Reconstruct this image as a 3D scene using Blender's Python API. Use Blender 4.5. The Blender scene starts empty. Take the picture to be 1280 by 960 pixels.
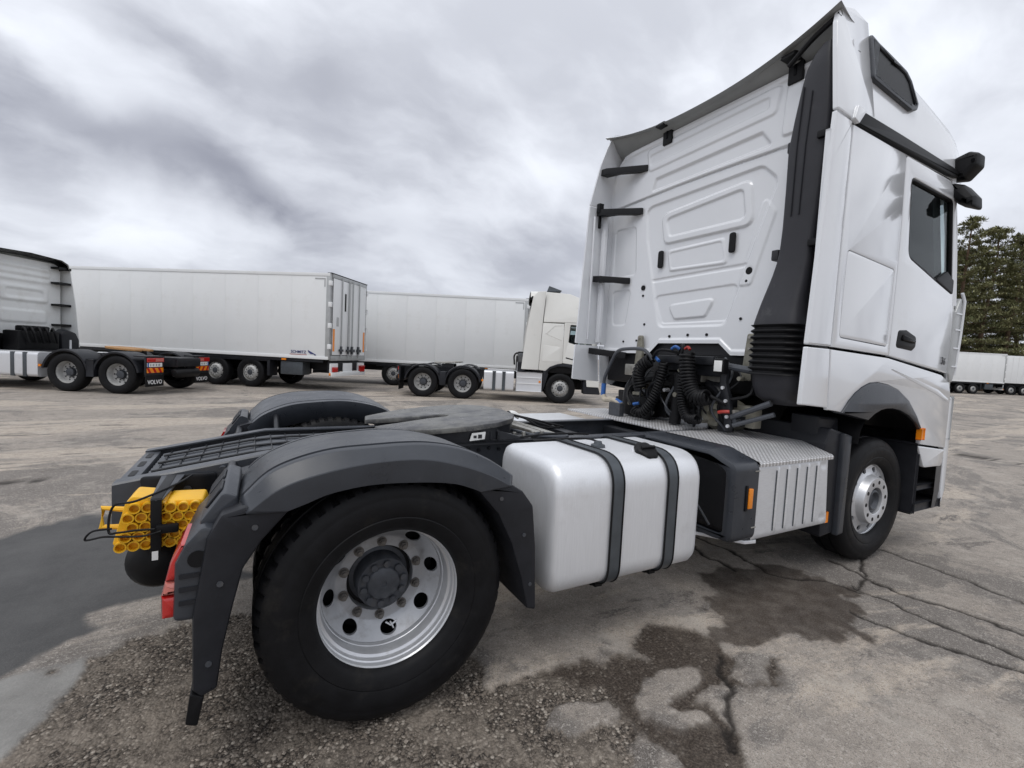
import bpy, bmesh, math, random
import numpy as np
from mathutils import Vector, Matrix
from mathutils.geometry import tessellate_polygon
random.seed(7); rng = np.random.default_rng(11)
R = math.radians; PI = math.pi
scene = bpy.context.scene
COL = scene.collection

# ------------------------------------------------------------------ camera, sky, sun, exposure
CAM = np.array([-0.5016, -3.0185, 1.5339]); YAW, PITCH, ROLL, FPX = 1.06986, -0.06262, 0.0508, 583.97
fw = np.array([math.cos(YAW)*math.cos(PITCH), math.sin(YAW)*math.cos(PITCH), math.sin(PITCH)])
rt = np.array([math.sin(YAW), -math.cos(YAW), 0]); up = np.cross(rt, fw)
rt2 = math.cos(ROLL)*rt + math.sin(ROLL)*up; up2 = -math.sin(ROLL)*rt + math.cos(ROLL)*up
cd = bpy.data.cameras.new('camera'); cam = bpy.data.objects.new('camera', cd); COL.objects.link(cam)
cam.matrix_world = Matrix(((rt2[0], up2[0], -fw[0], CAM[0]), (rt2[1], up2[1], -fw[1], CAM[1]), (rt2[2], up2[2], -fw[2], CAM[2]), (0, 0, 0, 1)))
cd.sensor_fit = 'HORIZONTAL'; cd.sensor_width = 36; cd.lens = 36*FPX/1280; cd.clip_start = 0.05; cd.clip_end = 2000
scene.camera = cam

SUN_EL, SUN_AZ = R(62), R(212)          # azimuth of the sun seen from the place, counted from +X
world = bpy.data.worlds.new('World'); scene.world = world; world.use_nodes = True
nt = world.node_tree; nt.nodes.clear()
def N(t, **k):
    n = nt.nodes.new(t)
    for a, b in k.items(): setattr(n, a, b)
    return n
def K(a, b): nt.links.new(a, b)
def mathn(op, a, b=None, c=None, clamp=False):
    n = N('ShaderNodeMath', operation=op); n.use_clamp = clamp
    for i, v in enumerate((a, b, c)):
        if v is None: continue
        if isinstance(v, (int, float)): n.inputs[i].default_value = v
        else: K(v, n.inputs[i])
    return n.outputs[0]
def dotn(v, c):
    n = N('ShaderNodeVectorMath', operation='DOT_PRODUCT'); K(v, n.inputs[0]); n.inputs[1].default_value = c
    return n.outputs['Value']
out = N('ShaderNodeOutputWorld')
tc = N('ShaderNodeTexCoord')
D0 = tc.outputs['Generated']
sky = N('ShaderNodeTexSky'); sky.sky_type = 'NISHITA'; sky.sun_disc = False
sky.sun_elevation = SUN_EL; sky.sun_rotation = R(90) - SUN_AZ
bgs = N('ShaderNodeBackground'); K(sky.outputs[0], bgs.inputs[0]); bgs.inputs[1].default_value = 0.08
# cloud deck: noise over a plane above, lightly warped, with the long dark roll cloud seen low on the left
warp = N('ShaderNodeTexNoise'); warp.inputs['Scale'].default_value = 4.5; warp.inputs['Detail'].default_value = 6
K(D0, warp.inputs['Vector'])
ws = N('ShaderNodeVectorMath', operation='SUBTRACT'); K(warp.outputs['Color'], ws.inputs[0]); ws.inputs[1].default_value = (.5, .5, .5)
wm = N('ShaderNodeVectorMath', operation='SCALE'); K(ws.outputs[0], wm.inputs[0]); wm.inputs['Scale'].default_value = 0.16
wa = N('ShaderNodeVectorMath', operation='ADD'); K(D0, wa.inputs[0]); K(wm.outputs[0], wa.inputs[1])
DW = wa.outputs[0]
sep = N('ShaderNodeSeparateXYZ'); K(D0, sep.inputs[0])
zz = mathn('ADD', mathn('MAXIMUM', sep.outputs[2], 0.0), 0.42)
div = N('ShaderNodeVectorMath', operation='DIVIDE'); K(DW, div.inputs[0])
cz = N('ShaderNodeCombineXYZ'); K(zz, cz.inputs[0]); K(zz, cz.inputs[1]); K(zz, cz.inputs[2]); K(cz.outputs[0], div.inputs[1])
rot = N('ShaderNodeMapping'); rot.inputs['Rotation'].default_value = (0, 0, R(-28)); rot.inputs['Scale'].default_value = (0.9, 1.5, 1.1)
K(div.outputs[0], rot.inputs['Vector'])
n1 = N('ShaderNodeTexNoise'); n1.inputs['Scale'].default_value = 1.7; n1.inputs['Detail'].default_value = 8; n1.inputs['Roughness'].default_value = .51
K(rot.outputs[0], n1.inputs['Vector'])
cl = N('ShaderNodeMapRange'); cl.interpolation_type = 'SMOOTHSTEP'
K(n1.outputs['Fac'], cl.inputs['Value']); cl.inputs['From Min'].default_value = .34; cl.inputs['From Max'].default_value = .64
cl.inputs['To Min'].default_value = 0.44; cl.inputs['To Max'].default_value = 0.74
def blob(center, along, sa, sb):
    c = np.array(center, float); c /= np.linalg.norm(c)
    a = np.array(along, float); a -= c*(a@c); a /= np.linalg.norm(a); b = np.cross(c, a)
    da = mathn('DIVIDE', dotn(DW, tuple(a)), sa); db = mathn('DIVIDE', dotn(DW, tuple(b)), sb)
    e = mathn('ADD', mathn('MULTIPLY', da, da), mathn('MULTIPLY', db, db))
    g = mathn('POWER', 2.718, mathn('MULTIPLY', e, -1.0))
    front = mathn('GREATER_THAN', dotn(DW, tuple(c)), 0.0)
    return mathn('MULTIPLY', g, front)
SKYBLOBS = [
    ((-.21, .932, .300), (.3, .06, -.05), .20, .055, -.30), ((-.02, .962, .268), (.3, .05, -.07), .13, .045, -.24), ((-.10, .948, .285), (.3, .06, -.06), .30, .09, -.10),
    ((-.14, .890, .440), (.3, .1, -.12), .16, .045, -.17), ((.10, .89, .44), (.3, -.05, -.25), .09, .07, -.09), ((.30, .86, .41), (.2, -.1, -.2), .10, .08, -.07),
    ((-.29, .885, .375), (.3, .1, -.15), .18, .030, .16), ((-.20, .965, .16), (.3, .06, 0), .28, .040, .14), ((.20, .94, .27), (.3, -.06, -.1), .14, .05, -.09), ((.42, .87, .24), (.3, -.15, 0), .16, .05, -.10)]
val = cl.outputs['Result']
for c, a, sa, sb, amt in SKYBLOBS:
    val = mathn('ADD', val, mathn('MULTIPLY', blob(c, a, sa, sb), amt))
val = mathn('MULTIPLY', val, mathn('ADD', mathn('MULTIPLY', mathn('MAXIMUM', sep.outputs[2], 0.0), 0.80), 0.80))
tint = N('ShaderNodeMapRange'); tint.data_type = 'FLOAT_VECTOR'
comb = N('ShaderNodeCombineXYZ')
K(mathn('MULTIPLY', val, 0.93), comb.inputs[0]); K(mathn('MULTIPLY', val, 0.965), comb.inputs[1]); K(mathn('ADD', mathn('MULTIPLY', val, 0.985), 0.045), comb.inputs[2])
bgc = N('ShaderNodeBackground'); K(comb.outputs[0], bgc.inputs[0]); bgc.inputs[1].default_value = 1.0
mix = N('ShaderNodeMixShader'); mix.inputs[0].default_value = 0.95; K(bgs.outputs[0], mix.inputs[1]); K(bgc.outputs[0], mix.inputs[2])
K(mix.outputs[0], out.inputs[0])
nt.nodes.remove(tint)

sd = bpy.data.lights.new('sun', 'SUN'); sd.energy = 0.85; sd.angle = R(34); sd.color = (1, .97, .93)
sun = bpy.data.objects.new('sun', sd); COL.objects.link(sun)
sdir = Vector((math.cos(SUN_AZ)*math.cos(SUN_EL), math.sin(SUN_AZ)*math.cos(SUN_EL), math.sin(SUN_EL)))
sun.rotation_euler = sdir.to_track_quat('Z', 'Y').to_euler(); sun.location = (-10, -10, 20)
vs = scene.view_settings; vs.view_transform = 'Standard'; vs.look = 'None'; vs.exposure = 0.40; vs.gamma = 1.0; vs.use_curve_mapping = False

# ------------------------------------------------------------------ materials
MATS = {}
def pm(name, col, rough=.5, metal=0., var=.0, vscale=6., bump=0., bscale=60., coat=0., spec=.5, stretch=None, dirt=None, trans=0., col2=None, rvar=0.):
    m = bpy.data.materials.new(name); m.use_nodes = True; t = m.node_tree; b = t.nodes['Principled BSDF']
    b.inputs['Base Color'].default_value = (*col, 1); b.inputs['Roughness'].default_value = rough; b.inputs['Metallic'].default_value = metal
    b.inputs['Coat Weight'].default_value = coat; b.inputs['Coat Roughness'].default_value = .08; b.inputs['Specular IOR Level'].default_value = spec
    b.inputs['Transmission Weight'].default_value = trans
    co = t.nodes.new('ShaderNodeTexCoord'); vec = co.outputs['Object']
    if stretch:
        mp = t.nodes.new('ShaderNodeMapping'); mp.inputs['Scale'].default_value = stretch; t.links.new(vec, mp.inputs[0]); vec = mp.outputs[0]
    if var or dirt or rvar:
        n = t.nodes.new('ShaderNodeTexNoise'); n.inputs['Scale'].default_value = vscale; n.inputs['Detail'].default_value = 7; n.inputs['Roughness'].default_value = .62
        t.links.new(vec, n.inputs['Vector'])
        r = t.nodes.new('ShaderNodeValToRGB'); r.color_ramp.elements[0].position = .3; r.color_ramp.elements[1].position = .72
        c2 = col2 or tuple(min(1, c*(1+var)) for c in col); c1 = tuple(c*(1-var) for c in col)
        r.color_ramp.elements[0].color = (*c1, 1); r.color_ramp.elements[1].color = (*c2, 1)
        t.links.new(n.outputs['Fac'], r.inputs[0]); src = r.outputs[0]
        if dirt:
            dc, lo, hi, sc = dirt
            n2 = t.nodes.new('ShaderNodeTexNoise'); n2.inputs['Scale'].default_value = sc; n2.inputs['Detail'].default_value = 8; n2.inputs['Roughness'].default_value = .7
            t.links.new(co.outputs['Object'], n2.inputs['Vector'])
            mr = t.nodes.new('ShaderNodeMapRange'); mr.inputs['From Min'].default_value = lo; mr.inputs['From Max'].default_value = hi
            t.links.new(n2.outputs['Fac'], mr.inputs[0])
            mx = t.nodes.new('ShaderNodeMix'); mx.data_type = 'RGBA'; t.links.new(mr.outputs[0], mx.inputs[0]); t.links.new(src, mx.inputs[6]); mx.inputs[7].default_value = (*dc, 1)
            src = mx.outputs[2]
        t.links.new(src, b.inputs['Base Color'])
        if rvar:
            mr2 = t.nodes.new('ShaderNodeMapRange'); mr2.inputs['To Min'].default_value = rough-rvar; mr2.inputs['To Max'].default_value = rough+rvar
            mr2.inputs['From Min'].default_value = .3; mr2.inputs['From Max'].default_value = .7
            t.links.new(n.outputs['Fac'], mr2.inputs[0]); t.links.new(mr2.outputs[0], b.inputs['Roughness'])
    if bump:
        n3 = t.nodes.new('ShaderNodeTexNoise'); n3.inputs['Scale'].default_value = bscale; n3.inputs['Detail'].default_value = 4
        t.links.new(vec, n3.inputs['Vector'])
        bp = t.nodes.new('ShaderNodeBump'); bp.inputs['Strength'].default_value = bump; bp.inputs['Distance'].default_value = .004
        t.links.new(n3.outputs['Fac'], bp.inputs['Height']); t.links.new(bp.outputs[0], b.inputs['Normal'])
    MATS[name] = m; return m
pm('white', (.72, .735, .76), .16, coat=1.0, var=.02, vscale=2.2, dirt=((.50, .48, .45), .60, 1.15, 1.7), rvar=.04, bump=.015, bscale=3.5)
pm('white_old', (.74, .75, .74), .38, var=.03, vscale=1.5, dirt=((.50, .48, .44), .52, 1.0, 2.2))
pm('cream', (.72, .715, .68), .3, coat=.3, var=.03, vscale=1.5, dirt=((.45, .42, .36), .58, 1.1, 2.0))
pm('box_white', (.76, .77, .77), .45, var=.03, vscale=.8, dirt=((.52, .50, .46), .55, 1.2, .9))
pm('box_grey', (.42, .43, .43), .4, .3, var=.1)
pm('under_shade', (.30, .31, .31), .5, var=.08)
pm('guard', (.034, .038, .046), .33, var=.14, vscale=9, bump=.10, bscale=420, dirt=((.11, .105, .10), .60, 1.05, 5.), rvar=.08)
pm('guard2', (.017, .018, .022), .42, var=.15, vscale=12, bump=.10, bscale=420, dirt=((.07, .066, .06), .62, 1.1, 6.), rvar=.08, spec=.28)
pm('black', (.007, .007, .008), .48, var=.2, vscale=20, bump=.05, bscale=300, spec=.22)
pm('chassis', (.013, .014, .017), .36, var=.25, vscale=10, dirt=((.06, .055, .05), .62, 1.0, 9.), rvar=.1, spec=.35)
pm('rail', (.055, .060, .070), .34, var=.12, vscale=10, dirt=((.15, .14, .13), .60, .95, 9.), rvar=.08)
pm('duct', (.030, .030, .035), .46, var=.10, vscale=7, bump=.10, bscale=500, dirt=((.11, .11, .11), .60, 1.0, 4.), spec=.32)
pm('rubber', (.0085, .0085, .0095), .52, var=.25, vscale=14, bump=.12, bscale=90, dirt=((.040, .036, .030), .56, 1.0, 6.), rvar=.1, spec=.16)
pm('rim', (.62, .63, .65), .36, .55, var=.06, vscale=12, dirt=((.26, .24, .22), .58, .95, 11.), rvar=.08)
pm('rim_disc', (.40, .41, .43), .45, .55, var=.10, vscale=14, dirt=((.18, .165, .15), .52, .90, 13.), rvar=.08)
pm('rim_dirty', (.46, .46, .45), .55, .3, var=.12, vscale=9, dirt=((.16, .14, .12), .5, .9, 8.))
pm('hub', (.055, .06, .07), .45, .2, var=.25, vscale=20, dirt=((.13, .12, .11), .55, .9, 18.))
pm('nut', (.16, .15, .14), .45, .6, var=.3, vscale=30)
pm('tank', (.74, .75, .77), .42, .40, var=.05, vscale=7, stretch=(26, 26, 1.2), bump=.05, bscale=12, dirt=((.52, .51, .51), .55, 1.05, 3.), rvar=.07)
pm('alu', (.70, .71, .73), .40, .45, var=.06, vscale=8, stretch=(3, 3, 20), rvar=.08, dirt=((.42, .41, .40), .58, 1.0, 6.))
pm('strap', (.075, .085, .095), .38, .3, var=.15, vscale=12, rvar=.07)
pm('steel', (.36, .35, .32), .42, .6, var=.3, vscale=16, dirt=((.16, .13, .10), .52, .85, 11.), rvar=.12)
pm('greased', (.15, .147, .135), .34, .35, var=.30, vscale=9, dirt=((.055, .055, .058), .46, .60, 5.), rvar=.12)
pm('zinc', (.24, .23, .19), .5, .4, var=.25, vscale=20, dirt=((.2, .18, .13), .52, .85, 16.))
pm('yellow', (.80, .44, .012), .40, var=.08, vscale=12, rvar=.06, dirt=((.45, .25, .03), .62, 1.0, 14.))
pm('orange', (.80, .24, .008), .25, coat=.5, bump=.2, bscale=160)
pm('red', (.45, .012, .010), .20, coat=.8, bump=.15, bscale=120)
pm('red_clear', (.55, .17, .14), .15, coat=.8)
pm('blue', (.025, .11, .36), .5, var=.2, vscale=20)
pm('redcap', (.38, .03, .02), .45, var=.2, vscale=20)
pm('beige', (.45, .40, .32), .6, var=.2, vscale=15)
pm('sticker', (.80, .80, .78), .5, var=.05)
pm('ink', (.015, .015, .018), .5)
pm('letter', (.82, .82, .82), .5)
pm('navy', (.03, .04, .16), .4)
pm('wood', (.36, .19, .07), .65, var=.35, vscale=8, stretch=(1, 12, 12))
pm('bark', (.13, .085, .055), .9, var=.4, vscale=3, bump=.6, bscale=8)
pm('stone', (.24, .205, .17), .85, var=.6, vscale=55)
pm('needle', (.13, .148, .066), .75, var=.45, vscale=.55, col2=(.31, .30, .155), spec=.15)
pm('glass', (.62, .70, .70), .02, trans=1.0).node_tree.nodes['Principled BSDF'].inputs['IOR'].default_value = 1.18
pm('dark_glass', (.004, .004, .005), .22, spec=.06)
pm('pane_black', (.006, .006, .007), .16, spec=.5)
pm('interior', (.02, .02, .023), .6, var=.15)
def checker_mat():
    m = pm('checker', (.74, .74, .75), .38, .40, var=.06, vscale=10, dirt=((.36, .35, .33), .56, 1.0, 9.))
    t = m.node_tree; b = t.nodes['Principled BSDF']
    co = t.nodes.new('ShaderNodeTexCoord'); outs = []
    for ang in (45,):
        mp = t.nodes.new('ShaderNodeMapping'); mp.inputs['Rotation'].default_value = (0, 0, R(ang)); mp.inputs['Scale'].default_value = (40, 40, 1)
        mp.inputs['Location'].default_value = (.2, .1, 0)
        t.links.new(co.outputs['Object'], mp.inputs[0])
        v = t.nodes.new('ShaderNodeTexVoronoi'); v.voronoi_dimensions = '2D'; v.inputs['Scale'].default_value = 1; v.inputs['Randomness'].default_value = 0
        t.links.new(mp.outputs[0], v.inputs['Vector'])
        mr = t.nodes.new('ShaderNodeMapRange'); mr.inputs['From Min'].default_value = .40; mr.inputs['From Max'].default_value = .28
        t.links.new(v.outputs['Distance'], mr.inputs[0]); outs.append(mr.outputs[0])
    mx = t.nodes.new('ShaderNodeMath'); mx.operation = 'MULTIPLY'; t.links.new(outs[0], mx.inputs[0]); mx.inputs[1].default_value = 1.0
    old = b.inputs['Base Color'].links[0].from_socket; cm_ = t.nodes.new('ShaderNodeMix'); cm_.data_type = 'RGBA'; t.links.new(mx.outputs[0], cm_.inputs[0]); dk = t.nodes.new('ShaderNodeMix'); dk.data_type = 'RGBA'; dk.blend_type = 'MULTIPLY'; dk.inputs[0].default_value = 1; t.links.new(old, dk.inputs[6]); dk.inputs[7].default_value = (.62, .61, .60, 1); t.links.new(dk.outputs[2], cm_.inputs[6]); t.links.new(old, cm_.inputs[7]); t.links.new(cm_.outputs[2], b.inputs['Base Color'])  # dots lighter than the plate between: light on the relief put into colour
    bp = t.nodes.new('ShaderNodeBump'); bp.inputs['Strength'].default_value = .9; bp.inputs['Distance'].default_value = .004
    t.links.new(mx.outputs[0], bp.inputs['Height']); t.links.new(bp.outputs[0], b.inputs['Normal'])
checker_mat()

# ------------------------------------------------------------------ mesh helpers
def rpoly(pts, r, n=5):
    """round the corners of a polygon; r number or list"""
    outp = []; L = len(pts)
    for i in range(L):
        p = np.array(pts[i], float); a = np.array(pts[i-1], float); b = np.array(pts[(i+1) % L], float)
        rr = r[i] if isinstance(r, (list, tuple)) else r
        da, db = a-p, b-p; la, lb = np.linalg.norm(da), np.linalg.norm(db); da /= la; db /= lb
        ang = math.acos(max(-1, min(1, da@db)))
        d = min(rr/max(math.tan(ang/2), 1e-3), la*.48, lb*.48) if rr > 0 else 0
        if d < 1e-5: outp.append(tuple(p)); continue
        A, B = p+da*d, p+db*d
        for k in range(n+1):
            t = k/n; q = (1-t)**2*A + 2*t*(1-t)*p + t*t*B; outp.append(tuple(q))
    return outp
def area2(l): return sum(l[i-1][0]*l[i][1]-l[i][0]*l[i-1][1] for i in range(len(l)))
def inset(l, d):
    L = len(l); o = []
    for i in range(L):
        p = np.array(l[i]); a = np.array(l[i-1]); b = np.array(l[(i+1) % L])
        e1 = p-a; e2 = b-p; e1 = e1/max(np.linalg.norm(e1), 1e-9); e2 = e2/max(np.linalg.norm(e2), 1e-9)
        n1 = np.array((-e1[1], e1[0])); n2 = np.array((-e2[1], e2[0])); n = n1+n2; q = n@n
        o.append(tuple(p + n*(2*d/max(q, .5))))
    return o
class M:
    def __init__(s): s.v = []; s.f = []
    def add(s, v, f):
        k = len(s.v); s.v += [tuple(map(float, p)) for p in v]; s.f += [tuple(i+k for i in q) for q in f]; return s
    def box(s, x0, x1, y0, y1, z0, z1, c=0.):
        if c <= 0:
            return s.add([(x, y, z) for x in (x0, x1) for y in (y0, y1) for z in (z0, z1)], [(0, 1, 3, 2), (4, 6, 7, 5), (0, 4, 5, 1), (2, 3, 7, 6), (0, 2, 6, 4), (1, 5, 7, 3)])
        b = bmesh.new(); bmesh.ops.create_cube(b, size=1)
        for v in b.verts: v.co = ((x0+x1)/2+v.co.x*(x1-x0), (y0+y1)/2+v.co.y*(y1-y0), (z0+z1)/2+v.co.z*(z1-z0))
        bmesh.ops.bevel(b, geom=b.edges[:], offset=c, segments=2, affect='EDGES', profile=.6)
        b.verts.index_update(); s.add([v.co[:] for v in b.verts], [[v.index for v in f.verts] for f in b.faces]); b.free(); return s
    def grid(s, P, closeu=False, closev=False):
        nu, nv = len(P), len(P[0]); f = []
        for i in range(nu-(0 if closeu else 1)):
            for j in range(nv-(0 if closev else 1)):
                a = i*nv+j; b = ((i+1) % nu)*nv+j; c = ((i+1) % nu)*nv+(j+1) % nv; d = i*nv+(j+1) % nv; f.append((a, b, c, d))
        return s.add([p for r in P for p in r], f)
    def loft(s, rings, cap=True):
        n = len(rings[0]); s.grid(rings, closev=True); k = len(s.v)-n*len(rings)
        if cap:
            s.f.append(tuple(k+i for i in range(n))[::-1]); s.f.append(tuple(len(s.v)-n+i for i in range(n)))
        return s
    def tube(s, path, r, n=8, cap=True, closed=False):
        P = [Vector(p) for p in path]; rings = []; L = len(P); up = None
        for i in range(L):
            if closed: t = P[(i+1) % L]-P[i-1]
            else: t = P[min(i+1, L-1)]-P[max(i-1, 0)]
            t.normalize()
            if up is None: up = Vector((0, 0, 1)) if abs(t.z) < .9 else Vector((1, 0, 0))
            x = t.cross(up).normalized(); up = x.cross(t).normalized()
            rr = r[i] if isinstance(r, (list, tuple)) else r
            rings.append([P[i]+x*math.cos(2*PI*k/n)*rr+up*math.sin(2*PI*k/n)*rr for k in range(n)])
        if closed: return s.grid(rings, closeu=True, closev=True)
        return s.loft(rings, cap)
    def cyl(s, p0, p1, r, n=16, r1=None): return s.tube([p0, p1], [r, r if r1 is None else r1], n)
    def lathe(s, prof, n=48, close=False, o=(0, 0, 0), mod=None):
        """profile (radius, y) round the Y axis through o"""
        rings = []
        for i in range(n):
            a = 2*PI*i/n; rr = []
            for j, (r, y) in enumerate(prof):
                q = r + (mod(i, j) if mod else 0); rr.append((o[0]+q*math.cos(a), o[1]+y, o[2]+q*math.sin(a)))
            rings.append(rr)
        return s.grid(rings, closeu=True, closev=close)
    def plate(s, loop, fn, h, b=.006, holes=(), back=True):
        loops = [loop if area2(loop) > 0 else loop[::-1]] + [q if area2(q) < 0 else q[::-1] for q in holes]
        lay = [(0, 0), (h-b, 0), (h-.3*b, .3*b), (h, b)] if b > 0 else [(0, 0), (h, 0)]
        tops = []; bots = []
        for lp in loops:
            base = len(s.v); n = len(lp); rings = [[fn(u, v, hh) for u, v in (inset(lp, d) if d else lp)] for hh, d in lay]
            s.grid(rings, closev=True); bots += [base+i for i in range(n)]; tops += [base+(len(lay)-1)*n+i for i in range(n)]
        tri = tessellate_polygon([[Vector((u, v, 0)) for u, v in lp] for lp in loops])
        s.f += [tuple(tops[i] for i in t) for t in tri]
        if back: s.f += [tuple(bots[i] for i in t[::-1]) for t in tri]
        return s
    def tf(s, fn): s.v = [tuple(fn(*p)) for p in s.v]; return s
def mesh(name, m, mat, ang=32, fix=True):
    me = bpy.data.meshes.new(name); me.from_pydata(m.v, [], m.f); me.update()
    if fix:
        b = bmesh.new(); b.from_mesh(me); bmesh.ops.recalc_face_normals(b, faces=b.faces); b.to_mesh(me); b.free()
    me.polygons.foreach_set('use_smooth', [True]*len(me.polygons)); me.set_sharp_from_angle(angle=R(ang))
    me.materials.append(MATS[mat]); return me
def ob(name, me, parent=None, loc=None, rz=None, label=None):
    o = bpy.data.objects.new(name, me); COL.objects.link(o)
    if parent: o.parent = parent
    if loc is not None: o.location = loc
    if rz is not None: o.rotation_euler = (0, 0, rz)
    if label: o['label'] = label
    return o
def P(name, m, mat, parent=None, ang=32, **k): return ob(name, mesh(name, m, mat, ang), parent, **k)
def tag(o, label, cat, group=None, kind=None):
    o['label'] = label; o['category'] = cat
    if group: o['group'] = group
    if kind: o['kind'] = kind
    return o
def empty(name, loc, rz, label, cat, group=None):
    o = ob(name, None, None, loc, rz); o.empty_display_size = .2; return tag(o, label, cat, group)
def bez(pts, n=8):
    """Catmull-Rom through points"""
    p = [np.array(q, float) for q in pts]; p = [2*p[0]-p[1]]+p+[2*p[-1]-p[-2]]; o = []
    for i in range(1, len(p)-2):
        for k in range(n):
            t = k/n; o.append(tuple(.5*((2*p[i])+(-p[i-1]+p[i+1])*t+(2*p[i-1]-5*p[i]+4*p[i+1]-p[i+2])*t*t+(-p[i-1]+3*p[i]-3*p[i+1]+p[i+2])*t**3)))
    o.append(tuple(p[-2])); return o
def coil(path, R_, r, pitch, n=10):
    """helix of wire radius r and coil radius R_ round a path"""
    pts = bez(path, 24); P_ = [Vector(q) for q in pts]; s = 0; o = []; up = Vector((.3, 0, 1)).normalized()
    L = [0]
    for i in range(1, len(P_)): L.append(L[-1]+(P_[i]-P_[i-1]).length)
    tot = L[-1]; steps = int(tot/pitch*n)
    for k in range(steps+1):
        d = tot*k/steps
        i = min(max(np.searchsorted(L, d)-1, 0), len(P_)-2); t = (d-L[i])/max(L[i+1]-L[i], 1e-9)
        c = P_[i].lerp(P_[i+1], t); tg = (P_[i+1]-P_[i]).normalized()
        x = tg.cross(up).normalized(); y = x.cross(tg).normalized(); up = y
        a = 2*PI*d/pitch; o.append(c+x*math.cos(a)*R_+y*math.sin(a)*R_)
    return M().tube(o, r, 6)
def text_mesh(s, size, depth=.002):
    cu = bpy.data.curves.new('lettering', 'FONT'); cu.body = s; cu.size = size; cu.extrude = depth; cu.align_x = 'CENTER'; cu.align_y = 'CENTER'; cu.offset = size*.012
    o = bpy.data.objects.new('lettering', cu); COL.objects.link(o); bpy.context.view_layer.update()
    me = bpy.data.meshes.new_from_object(o); bpy.data.objects.remove(o); return me
def frame_right(y0=-1.245): return lambda u, v, n: (u, y0-n, v)
def sidefn(sg, y0=1.245): return lambda u, v, n: (u, sg*(y0+n), v)

# ------------------------------------------------------------------ ground
STAIN = [(2.4, -0.8), (2.72, -0.83), (3.0, -0.9), (3.14, -1.07), (3.15, -1.18), (3.31, -1.34), (3.06, -1.45), (3.02, -1.59), (2.81, -1.6), (2.52, -1.72), (2.24, -1.67), (2.32, -1.59), (2.12, -1.52), (1.93, -1.5), (1.78, -1.51), (1.67, -1.49), (1.71, -1.36), (1.75, -1.3), (1.86, -1.3), (1.96, -1.16), (2.25, -1.02)]
CHAN = [(1.35, -1.2), (1.49, -1.16), (1.66, -1.23), (1.69, -1.35), (1.74, -1.49), (1.68, -1.58), (1.52, -1.63), (1.34, -1.66), (1.28, -1.69), (1.31, -1.75), (1.28, -1.84), (1.28, -1.9), (1.27, -1.98), (1.17, -2.14), (0.8, -1.96), (0.96, -1.9), (0.98, -1.8), (0.94, -1.73), (0.88, -1.68), (0.88, -1.55), (0.89, -1.5), (0.86, -1.38), (0.75, -1.27), (0.91, -1.28), (1.1, -1.3), (1.27, -1.35), (1.32, -1.26)]
ISL1 = [(1.0, -1.5), (1.12, -1.42), (1.3, -1.43), (1.46, -1.47), (1.5, -1.56), (1.36, -1.6), (1.22, -1.66), (1.24, -1.76), (1.2, -1.86), (1.1, -1.86), (1.02, -1.74), (.94, -1.64), (.94, -1.56)]
BRANCH = [(1.54, -1.62), (1.72, -1.73), (1.85, -1.68), (1.9, -1.7), (1.74, -1.76), (1.64, -1.69), (1.52, -1.67)]
GRAVR = [(0.52, -1.04), (0.56, -1.22), (0.77, -1.25), (0.96, -1.31), (1.27, -1.35), (1.2, -1.42), (1.0, -1.5), (0.88, -1.55), (0.88, -1.68), (0.76, -1.7), (0.62, -1.84), (.3, -2.3), (-0.09, -2.2), (0.08, -0.91)]
ISL2 = [(0.62, -1.44), (0.71, -1.44), (0.85, -1.49), (0.87, -1.59), (0.75, -1.63), (0.62, -1.62), (0.51, -1.53)]
GRAVL = [(-1.3, -1.4), (-1.26, -0.69), (-1.25, -0.3), (-1.26, -0.19), (-1.03, -0.09), (-0.81, -0.09), (-0.49, -0.15), (0.03, -0.38), (0.46, -0.98), (0.54, -1.26), (0.3, -2.3), (-1.26, -2.3)]
PALE = [(-1.66, -0.38), (-1.47, -0.26), (-1.27, -0.18), (-1.25, -0.3), (-1.26, -0.69), (-1.28, -1.4), (-1.8, -1.5)]
ASPH = [(-3.6, .9), (-2.6, 1.62), (-2.16, 1.74), (-1.7, 2.03), (-1.34, 1.79), (-0.92, 0.94), (-0.49, 0.43), (-0.88, 0.26), (-1.26, 0.21), (-1.22, 0.02), (-1.47, -0.25), (-1.71, -0.4), (-3.2, -.9)]
CRACKS = [[(3.61, -1.04), (3.52, -1.3), (3.52, -1.62), (3.58, -1.91), (3.61, -2.14), (3.66, -2.46), (3.7, -4)], [(3.28, -1.33), (3.25, -1.72), (3.26, -2.01), (3.28, -2.22), (3.33, -2.38), (3.4, -4)], [(2.89, -1.59), (2.91, -1.85), (2.98, -2.06), (3.08, -2.27), (3.18, -2.48), (3.3, -4)], [(4.4, .5), (4.28, -1.1), (4.24, -1.6), (4.2, -1.99), (4.12, -2.39), (4.1, -4)], [(2.9, .6), (2.74, -0.44), (2.66, -0.87)], [(3.0, .8), (2.97, -0.53), (2.9, -0.97), (2.98, -1.1), (3.18, -1.26), (3.23, -1.43)], [(4.05, -1.05), (3.55, -1.31), (3.27, -1.39)], [(1.69, -1.5), (1.53, -1.69), (1.32, -1.76), (1.21, -1.92)], [(6.2, 4), (6.1, 0), (6.0, -3), (5.9, -8)], [(8.8, 6), (8.6, 0), (8.5, -8)], [(12, 9), (11.8, 0), (11.7, -9)], [(-8, 3.1), (-3, 3.4), (0, 3.7), (4, 4.2), (9, 4.6)]]
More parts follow.
